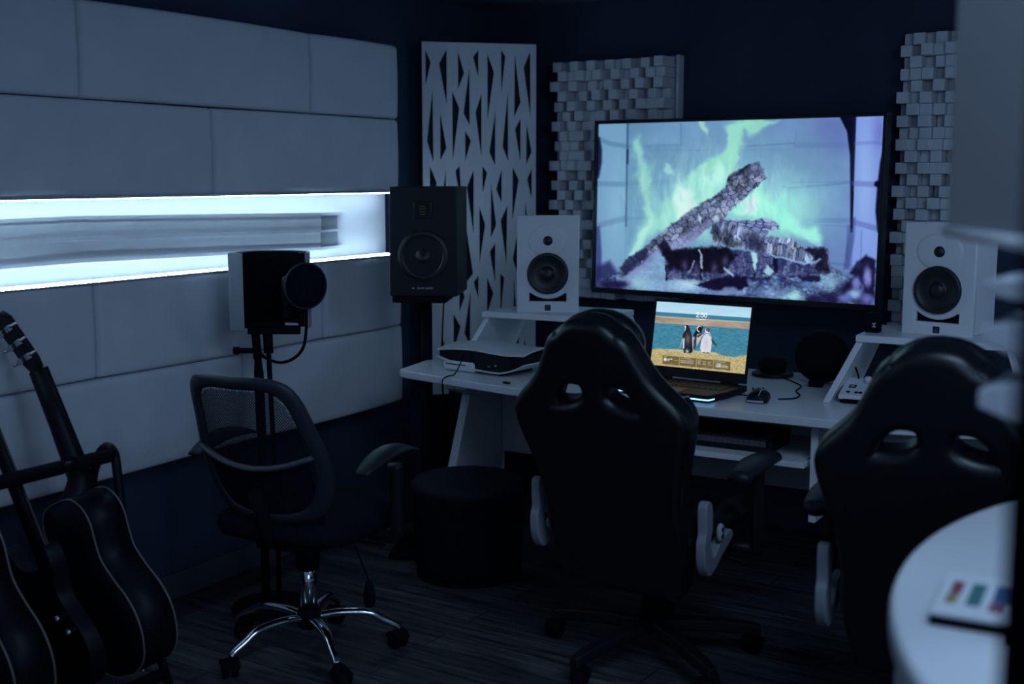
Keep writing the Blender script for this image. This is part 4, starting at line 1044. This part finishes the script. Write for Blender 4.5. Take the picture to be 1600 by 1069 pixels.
# ------------------------------------------------------------------ gaming chairs
HW = [(-.17, .17), (-.15, .205), (-.08, .222), (0, .232), (.10, .226), (.20, .240), (.28, .262), (.335, .276), (.37, .276), (.40, .258), (.44, .217), (.48, .184), (.53, .157), (.58, .130), (.615, .105), (.64, .075), (.648, .045)]
def gaming_chair(loc, yaw, rec, label, back_y=-.25, k=1., lift=0.):
    t = thing('gaming_chair', label, 'chair', loc, yaw, 'black gaming chairs')
    star_base(t, (0, 0), .325, R(150)-yaw, BLACK, chrome=False, hubz=.105)
    MB().tube([(0, 0, .12), (0, 0, .24)], .030, 18).tube([(0, 0, .22), (0, 0, .34)], .022, 18).build('gas_lift', BLACKM, t)
    MB().box(-.13, .13, -.15, .13, .33, .365).tube([(.10, .03, .345), (.22, .03, .34), (.27, .03, .335)], .006, 8).build('tilt_mechanism', BLACK, t, bevel=.004)
    before = set(bpy.data.objects)
    pad(.50, .50, .10, .365, .012, LEATHER, 'seat', t, y0=.05)
    for s in (-1, 1):
        MB().tube(spline([(s*.215, -.17, .455), (s*.228, .0, .470), (s*.225, .16, .472), (s*.20, .27, .455)]), [.03]*8+[.042]*9+[.03]*8, 12).build('seat_bolster', LEATHER, t)
    # backrest shell
    N = [(w_*.955, u_) for u_, w_ in HW]
    outl = [(w_-.028, u_*k-(.02 if u_ > .6 else 0)) for w_, u_ in N]+[(-(w_-.028), u_*k-(.02 if u_ > .6 else 0)) for w_, u_ in N[::-1]]
    outl = [(x if abs(x) > .004 else .0, u_) for x, u_ in outl]
    outl = smooth_ring([q for q in outl if not (abs(q[0]) < .001)], 3)
    hl = smooth_ring([(.012, .418), (.026, .468), (.085, .474), (.130, .438), (.150, .374), (.10, .364), (.042, .380)], 4)
    hl = [(x, u_*k+.012) for x, u_ in hl]
    hr = [(-x, u_) for x, u_ in hl]
    rot = (PI/2-0, 0, 0)
    Rm = Matrix.Translation((0, back_y, .45)) @ Matrix.Rotation(rec, 4, 'X')
    bkr = flat_shape('backrest', outl, [hl, hr], LEATHER, t, .018, .028, 5)
    bkr.matrix_local = Rm @ Matrix.Translation((0, .03, 0)) @ Matrix.Rotation(PI/2, 4, 'X')
    # side bolsters growing out of the shell towards the sitter
    for s in (-1, 1):
        pth = [(s*(w_*.955-.045), .075, u_*k) for u_, w_ in HW if -.10 <= u_ <= .40]
        m = MB(); m.tube(spline(pth, 3), [.018]+[.038]*(3*(len(pth)-1)-1)+[.02], 10)
        b = m.build('side_bolster', LEATHER, t); b.matrix_local = Rm
        m = MB(); m.tube(spline([(s*(w_*.955-.012), -.005, u_*k) for u_, w_ in HW if .30 <= u_ <= .62], 3), .0045, 6)
        b = m.build('edge_piping', LEATHER_G, t); b.matrix_local = Rm
    m = MB(); m.lathe([(0, -.045), (.09, -.042), (.115, -.02), (.12, 0), (.115, .02), (.09, .042), (0, .045)], 24, sx=1., sy=.75); b = m.build('head_pillow', LEATHER, t)
    b.matrix_local = Rm @ Matrix.Translation((0, .095, .555*k)) @ Matrix.Rotation(PI/2, 4, 'X')
    # recliner hinges at both sides
    for s in (-1, 1):
        x0 = s*.262
        m = MB().prism(smooth_ring([(-.235, .575), (-.255, .56), (-.252, .49), (-.262, .46), (-.255, .40), (-.215, .36), (-.13, .40), (-.06, .435), (-.075, .46), (-.14, .445), (-.195, .41), (-.215, .46), (-.205, .50), (-.212, .56)], 4), x0-.014, x0+.014, 'x')
        m.build('recliner_cover', SILVER_PL, t, bevel=.005, seg=3)
        M3 = Matrix.Translation((x0+s*.014, -.155, .47)) @ Matrix.Rotation(PI/2, 4, 'Y')
        m = MB().lathe([(.0, -.006), (.016, -.006), (.018, 0), (.016, .006), (0, .006)], 20, M=M3, sx=1.5)
        b = m.build('recliner_boss', mat('light_plastic', (.35, .38, .41), .45), t)
        MB().lathe([(0, -.008), (.006, -.008), (.006, .008), (0, .008)], 12, M=M3 @ Matrix.Translation((-.009, 0, 0))).lathe([(0, -.008), (.006, -.008), (.006, .008), (0, .008)], 12, M=M3 @ Matrix.Translation((.009, 0, 0))).build('recliner_bolt', BLACKM, b)
    for s in (-1, 1):
        x = s*.315
        MB().tube([(s*.20, .03, .375), (x-s*.01, .03, .38)], .018, 8).tube(spline([(x, .03, .37), (x, .025, .48), (x, .02, .615)]), .026, 10, flat=.7).build('arm_post', BLACK, t)
        m = MB(); rings = []
        for q in np.linspace(0, 1, 13):
            y = -.14+q*.28; wd = .046*max(.2, math.sin(PI*(.10+q*.8)))**.4; z = .617+.022*math.sin(PI*(.05+.75*q))
            rings.append([(x+wd*math.cos(a), y, z+(.020 if math.sin(a) > 0 else .014)*math.sin(a)) for a in [2*PI*j/14 for j in range(14)]])
        m.loft(rings).build('arm_pad', mat('dark_pad', (.008, .010, .017), .5, spec=.35), t)
    if lift:
        for o in bpy.data.objects:
            if o not in before and o.parent == t: o.location.z += lift
        MB().tube([(0, 0, .33), (0, 0, .34+lift)], .022, 18).build('lift_stem', BLACKM, t)
        for o in kids(t):
            if o.name.startswith('tilt_mechanism'): o.location.z += lift
    return t
gaming_chair((.424, 3.535, 0), R(-32), R(18), 'black gaming chair in front of the laptop, seen from behind')
gaming_chair((1.085, 2.87, 0), R(-29), R(17), 'black gaming chair nearest the round white table, partly hidden by that table', k=1., lift=.012)

# ------------------------------------------------------------------ microphone corner
ms = thing('microphone_stand', 'black stand carrying the microphone shield by the cushion wall', 'stand', (-.83, 3.95, 0))
MB().tube([(0, 0, .02), (.0, 0, .62)], .014, 14).tube([(0, 0, .60), (-.003, 0, .80), (-.005, 0, .86)], [.016, .016, .0105], 14).tube([(-.005, 0, .85), (-.012, 0, .965)], .014, 14).build('pole', BLACKM, ms)
MB().tube([(.045, .0, .02), (.045, 0, .30), (.030, 0, .905)], .0085, 12).tube([(.031, 0, .87), (.029, 0, .965)], .016, 12).build('second_pole', BLACKM, ms)
MB().lathe([(0, 0), (.13, 0), (.135, .006), (.13, .014), (.03, .024), (0, .024)], 36, M=Matrix.Translation((.02, 0, 0))).build('base', BLACKM, ms)
MB().tube([(-.065, -.0, .878), (-.008, -.0, .878)], .009, 10).lathe([(0, -.011), (.012, -.009), (.0125, .009), (0, .011)], 14, M=Matrix.Translation((-.075, 0, .878)) @ Matrix.Rotation(PI/2, 4, 'Y')).build('clamp', BLACKM, ms)
MB().box(-.07, .08, -.03, .04, .955, .975).build('bracket', BLACKM, ms, bevel=.003)
# curved shield, open towards the room
rf = thing('reflection_filter', 'black and grey curved microphone shield on the stand', 'acoustic shield', (-.775, 3.97, .955), R(0))
m = MB(); k0, k1 = [], []
arc_o = [(-.135, -.075), (-.137, -.02), (-.125, .05), (-.085, .098), (-.02, .115), (.05, .105), (.10, .06), (.115, .0), (.115, -.04)]
arc_o = spline(arc_o, 4)
def offs(arc, d):
    o_ = []
    for i, p in enumerate(arc):
        a, b = np.array(arc[max(i-1, 0)]), np.array(arc[min(i+1, len(arc)-1)]); e = (b-a)/np.linalg.norm(b-a); o_.append((p[0]+e[1]*d, p[1]-e[0]*d))
    return o_
sl = offs(arc_o, .010)
MB().prism(arc_o+sl[::-1], .0, .245).build('outer_shell', SILVER_PL, rf, bevel=.002)
sl2 = offs(arc_o, .0105); sl3 = [p for p in offs(arc_o, .036)]
m = MB(); m.prism(sl2+sl3[::-1], .004, .243); m.build('foam', BLACKM, rf)
MB().prism([(-.1355, -.0765), (-.137, -.030), (-.088, -.080), (-.085, -.088)], -.004, .246).build('side_panel', mat('shield_grey', (.20, .23, .27), .6), rf, bevel=.002)
MB().box(-.085, .085, -.050, -.030, -.02, .008).build('lower_rail', BLACKM, rf, bevel=.002)
mc = thing('microphone', 'small dark studio microphone inside the curved shield', 'microphone', (-.728, 3.935, .975))
MB().tube([(0, 0, 0), (0, 0, .05)], .017, 18).build('body', BLACKM, mc)
MB().lathe([(.0178, .056), (.0185, .060), (.0185, .074), (.0178, .078), (0, .078)], 18).build('ring', mat('mic_ring', (.5, .5, .48), .3, metal=.7), mc)
MB().lathe([(.018, .05), (.019, .056), (.019, .078), (.022, .082), (.023, .12), (.018, .145), (0, .152)], 18).build('grille', BLACK, mc)
pfil = thing('pop_filter', 'round black pop filter on a bent gooseneck in front of the shield', 'pop filter', (-.658, 3.865, 1.098), R(35))
RXT = Matrix.Rotation(PI/2, 4, 'X')
MB().lathe([(.070, -.004), (.074, -.004), (.076, 0), (.074, .004), (.070, .004), (.069, 0), (.070, -.004)], 48, M=RXT @ Matrix.Identity(4)).build('rim', PADPLASTIC, pfil)
MB().lathe([(0, -.0015), (.070, -.0015), (.070, .0015), (0, .0015)], 48, M=RXT).build('screen', BLACKF, pfil)
inv = (Matrix.Translation((-.658, 3.865, 1.098)) @ Matrix.Rotation(R(35), 4, 'Z')).inverted()
gp = [(-.658, 3.865, 1.026), (-.660, 3.872, .965), (-.672, 3.878, .90), (-.705, 3.89, .862), (-.752, 3.905, .845), (-.80, 3.925, .855), (-.825, 3.935, .874)]
MB().tube(spline([tuple(inv @ Vector(q)) for q in gp], 6), .0052, 8).build('gooseneck', BLACKM, pfil)

# ------------------------------------------------------------------ guitars on their stand
def body_ring(k=1., dx=0):
    half = [(.0, .0), (.07, .004), (.14, .035), (.182, .09), (.195, .145), (.183, .20), (.150, .255), (.127, .305), (.125, .335), (.135, .375), (.145, .415), (.135, .455), (.10, .487), (.05, .499), (.0, .50)]
    half = [(x*k, y) for x, y in half]
    r = half+[(-x, y) for x, y in half[-2:0:-1]]
    return smooth_ring(r, 4)
def acoustic(loc, eul, label):
    t = thing('acoustic_guitar', label, 'guitar', loc); t.rotation_euler = eul; t['group'] = 'guitars on the stand'
    ring = body_ring()
    m = MB(); rings = []
    for y in (0, .05, .1):
        rings.append([(x, y, z) for x, z in ring])
    m.loft(rings, smooth=True); m.build('body', LACQUER, t, fix=True)
    for y in (0, .1):
        MB().tube([(x, y, z) for x, z in ring]+[(ring[0][0], y, ring[0][1])], .0022, 6, cap=False).build('binding', BINDING, t)
    # neck, heel, headstock
    m = MB(); rings = []
    for z, w_, d0 in ((.455, .070, -.0), (.50, .070, .0), (.520, .069, .030), (.55, .067, .056), (.70, .062, .064), (.86, .056, .067)):
        rings.append([(w_/2*math.cos(a), .104-(.104-d0)*max(0, math.sin(a))**.8, z) for a in [PI*k/8 for k in range(9)]])
    m.loft(rings); m.build('neck', LACQUER, t)
    MB().prism([(-.035, .36), (.035, .36), (.028, .86), (-.028, .86)], .1015, .110, 'y').build('fretboard', BLACKM, t, bevel=.001)
    m = MB(); hs = [(-.028, .0), (.028, .0), (.042, .03), (.045, .16), (.025, .185), (-.025, .185), (-.045, .16), (-.042, .03)]
    HM = Matrix.Translation((0, .100, .862)) @ Matrix.Rotation(R(14), 4, 'X')
    m.prism(hs, -.016, .0, 'y', M=HM); m.build('headstock', LACQUER, t, bevel=.003)
    for s in (-1, 1):
        for q in (.045, .09, .135):
            b = MB().box(s*.026-.012, s*.026+.012, -.027, -.016, q-.008, q+.008, M=HM).tube([tuple(HM @ Vector((s*.036, -.021, q))), tuple(HM @ Vector((s*.052, -.021, q)))], .003, 8).build('tuner', STEEL, t, bevel=.002)
            MB().lathe([(0, -.004), (.008, -.003), (.009, 0), (.008, .003), (0, .004)], 12, M=HM @ Matrix.Translation((s*.058, -.021, q)), sx=.9, sy=1.4).build('tuner_button', STEEL, b)
    MB().lathe([(.0, -.001), (.05, -.001), (.05, .0008), (0, .0008)], 32, M=Matrix.Translation((0, .1005, .335)) @ Matrix.Rotation(-PI/2, 4, 'X')).build('soundhole', BLACKM, t)
    MB().box(-.08, .08, .1, .108, .165, .19).build('bridge', BLACKM, t, bevel=.002)
    MB().lathe([(0, -.008), (.007, -.006), (.005, .0), (.005, .008), (0, .008)], 12, M=Matrix.Translation((0, .05, -.006))).build('strap_button', STEEL, t)
    m = MB()
    for i in range(6): m.tube([(-.018+i*.0072, .112, .178), (-.0165+i*.0066, .112, .86)], .0006, 4)
    m.build('strings', STEEL, t)
    return t
GE = (R(9.1), R(-22.3), R(-41.7))
def eul(yaw, pit, roll):
    return (Matrix.Rotation(yaw, 4, 'Z') @ Matrix.Rotation(pit, 4, 'X') @ Matrix.Rotation(roll, 4, 'Y')).to_euler()
acoustic((-1.036, 3.110, .117), eul(R(-41.7), R(9.1), R(-22.3)), 'black acoustic guitar with pale edge binding, standing nearest the office chair')
acoustic((-1.262, 2.835, .117), eul(R(-41.7), R(8), R(-19.5)), 'black acoustic guitar at the frame edge, only its body edge in view')
# slim electric between them
eg = thing('electric_guitar', 'dark electric guitar with a slim neck between the two acoustic guitars', 'guitar', (-1.125, 2.985, .13)); eg.rotation_euler = eul(R(-41.7), R(9), R(-21)); eg['group'] = 'guitars on the stand'
ring = smooth_ring([(0, 0), (.09, .01), (.155, .07), (.16, .14), (.12, .21), (.11, .26), (.14, .33), (.13, .38), (.09, .36), (.05, .33), (-.05, .34), (-.10, .40), (-.15, .40), (-.13, .30), (-.11, .24), (-.15, .15), (-.15, .07), (-.09, .01)], 4)
MB().loft([[(x, y, z) for x, z in ring] for y in (0, .02, .044)]).build('body', LACQUER, eg, bevel=.004)
MB().loft([[(w_/2*math.cos(a), .05-.022*max(0, math.sin(a)), z) for a in [PI*k/8 for k in range(9)]] for z, w_ in ((.30, .056), (.60, .052), (.86, .043))]).build('neck', LACQUER, eg)
MB().prism([(-.028, .26), (.028, .26), (.0215, .86), (-.0215, .86)], .05, .056, 'y').build('fretboard', mat('rosewood', (.02, .014, .01), .5), eg)
MB().prism([(-.022, .86), (.022, .86), (.032, .90), (.05, 1.02), (.02, 1.05), (-.03, .93)], .034, .048, 'y').build('headstock', LACQUER, eg, bevel=.003)
for i in range(6): MB().lathe([(0, -.004), (.008, -.003), (.008, .003), (0, .004)], 10, M=Matrix.Translation((-.032-.0+.006*i-.012, .036, .915+.021*i)), sy=1.4).build('tuner', STEEL, eg)
for z, x in ((.195, .075), (.155, .11)): MB().lathe([(0, 0), (.009, 0), (.008, .014), (0, .015)], 14, M=Matrix.Translation((x, 0, z)) @ Matrix.Rotation(PI/2, 4, 'X')).build('control_knob', STEEL, eg)
# rack
gs = thing('guitar_stand', 'black guitar rack with padded top rail along the cushion wall', 'stand', (-1.17, 3.13, -.045), R(59))
MB().tube([(-.95, .0, .735), (.13, .0, .735)], .011, 12).build('top_rail', BLACK, gs)
for a, b in ((-.60, -.36), (-.22, -.02), (.02, .15)): MB().tube([(a, 0, .735), (b, 0, .735)], .019, 14).build('rail_pad', BLACKM, gs)
for x in (.15, -.95):
    MB().tube(spline([(x, -.03, .50), (x, -.012, .70), (x, .0, .745), (x, .03, .752), (x, .065, .71), (x, .10, .58), (x, .15, .065)]), .013, 12).tube([(x, -.03, .50), (x, -.20, .065)], .013, 10).build('side_frame', BLACK, gs)
MB().tube([(-.95, -.17, .145), (.15, -.17, .145)], .018, 12).build('base_rail', BLACKM, gs)


# ------------------------------------------------------------------ near things at the right
# dark door post, seen on its edge
DM = Matrix.Translation((.335, .80, 0)) @ Matrix.Rotation(R(-66), 4, 'Z')
struct(rebase(MB().box(0, .13, -.001, .045, 0, 2.2, M=DM).build('trim_2', mat('black_door_paint', (.002, .0022, .003), .9, spec=.03), bevel=.002), DM))
tb = thing('round_table', 'large round white table in the near corner beside the dark post', 'table', (1.562, 1.339, 0))
RT = 1.0754
MB().lathe([(0, .80), (RT-.03, .80), (RT-.006, .806), (RT, .815), (RT, .838), (RT-.004, .847), (RT-.012, .85), (0, .85)], 128).build('tabletop', WHITE, tb)
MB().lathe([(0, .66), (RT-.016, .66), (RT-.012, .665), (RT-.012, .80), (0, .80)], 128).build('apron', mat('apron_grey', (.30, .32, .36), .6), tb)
MB().lathe([(0, 0), (.42, 0), (.42, .02), (.12, .05), (.08, .1), (.08, .66), (0, .66)], 48).build('pedestal', WHITE, tb)
CARD_W, CARD_D = .125, .19
# printed card on a thin dark tray, lying on the table
cd = thing('colour_card', 'white card with coloured squares on a thin black tray on the round table', 'card', (.5597, 1.5683, .85), R(-27.7))
MB().box(0, CARD_W, 0, CARD_D, 0, .014).build('tray', BLACKM, cd, bevel=.002)
MB().box(.0, CARD_W, .004, CARD_D, .014, .017).build('card', WHITE, cd)
for nm, col, a, b, c, d in (('red_square', (.22, .06, .08), .10, .22, .50, .80), ('yellow_square', (.25, .2, .07), .09, .21, .28, .48), ('green_square', (.05, .16, .18), .31, .46, .28, .80), ('blue_square', (.06, .12, .25), .56, .78, .42, .82), ('pink_square', (.22, .06, .14), .55, .68, .22, .40), ('navy_square', (.03, .06, .15), .94, .99, .25, .80)):
    MB().box(a*CARD_W, b*CARD_W, c*CARD_D, d*CARD_D, .017, .0176).build(nm, mat('ink_'+nm, col, .6), cd)
# roller blind hanging beside the table
rb = thing('roller_blind', 'white roller blind with a round bottom rail hanging over the round table', 'blind', (.607, 1.70, 0), math.atan2(-.30, -.022))
BL = .312
MB().box(0, BL, -.0012, .0012, 1.375, 2.16).build('cloth', mat('blind_cloth', (.46, .47, .50), .9, spec=.05), rb)
MB().tube([(-.004, 0, 1.372), (BL+.006, 0, 1.372)], .0085, 16).build('bottom_rail', WHITE_PL, rb)
MB().lathe([(0, -.004), (.0095, -.003), (.011, 0), (.0095, .004), (0, .006)], 16, M=Matrix.Translation((BL+.008, 0, 1.372)) @ Matrix.Rotation(PI/2, 4, 'Y')).build('rail_cap', WHITE_PL, rb)
MB().tube([(-.01, 0, 2.175), (BL+.01, 0, 2.175)], .022, 16).box(-.012, BL+.012, -.02, .02, 2.185, 2.205).build('roller', WHITE_PL, rb)
# stand with three wedge-shaped white arms on the table
ds = thing('display_stand', 'slim dark stand with three white wedge arms on the round table', 'stand', (.632, 1.50, .85), 0)
MB().lathe([(0, 0), (.017, 0), (.017, .008), (.009, .014), (0, .014)], 24, M=Matrix.Translation((.018, 0, 0))).tube([(.018, 0, .01), (.018, 0, .50)], .006, 10).build('post', BLACKM, ds)
def wedge(zl0, zl1, zr0, zr1, name='arm'):
    xl, xr = -.049, .016
    vs_ = [(xl, 0, zl0), (xr, -.03, zr0), (xr, .05, zr0), (xl, 0, zl1), (xr, -.03, zr1), (xr, .05, zr1+.002)]
    MB().add(vs_, [(0, 1, 4, 3), (1, 2, 5, 4), (2, 0, 3, 5), (3, 4, 5), (0, 2, 1)]).build(name, mat('arm_grey', (.36, .39, .43), .6, spec=.2), ds, bevel=.002)
wedge(.455, .470, .440, .475); wedge(.395, .412, .365, .425); wedge(.312, .333, .285, .350)


# ------------------------------------------------------------------ light
wd = bpy.data.worlds.new('world'); S.world = wd; wd.use_nodes = True
bg = wd.node_tree.nodes['Background']; bg.inputs[0].default_value = (.37, .59, 1., 1); bg.inputs[1].default_value = .15
def area(name, loc, target, sx, sy, power, col):
    l = bpy.data.lights.new(name, 'AREA'); l.shape = 'RECTANGLE'; l.size = sx; l.size_y = sy; l.energy = power; l.color = col
    o = bpy.data.objects.new(name, l); COL.objects.link(o); o.location = loc
    o.rotation_euler = (Vector(target)-Vector(loc)).to_track_quat('-Z', 'Y').to_euler()
    return o
area('front_fill', (1.1, -1.6, 1.7), (.3, 4.4, 1.2), 2.0, 1.1, 18, (.44, .64, 1.))  # added fill light from behind the camera; no window stands there
sl_ = area('side_fill', (3.2, 3.4, 1.9), (-.2, 4.75, 1.35), 1.2, 1.0, 1.5, (.44, .64, 1.)); sl_.data.spread = R(50)  # added narrow fill from the right for the cushion wall end, no window
area('ceiling_lamp', (.95, 1.2, 2.45), (.8, 2.7, .6), 1.4, 1.0, 25, (.46, .69, 1.))

vs = S.view_settings
S.display_settings.display_device = 'sRGB'
vs.view_transform = 'Standard'; vs.look = 'None'; vs.exposure = 0; vs.gamma = 1; vs.use_curve_mapping = False
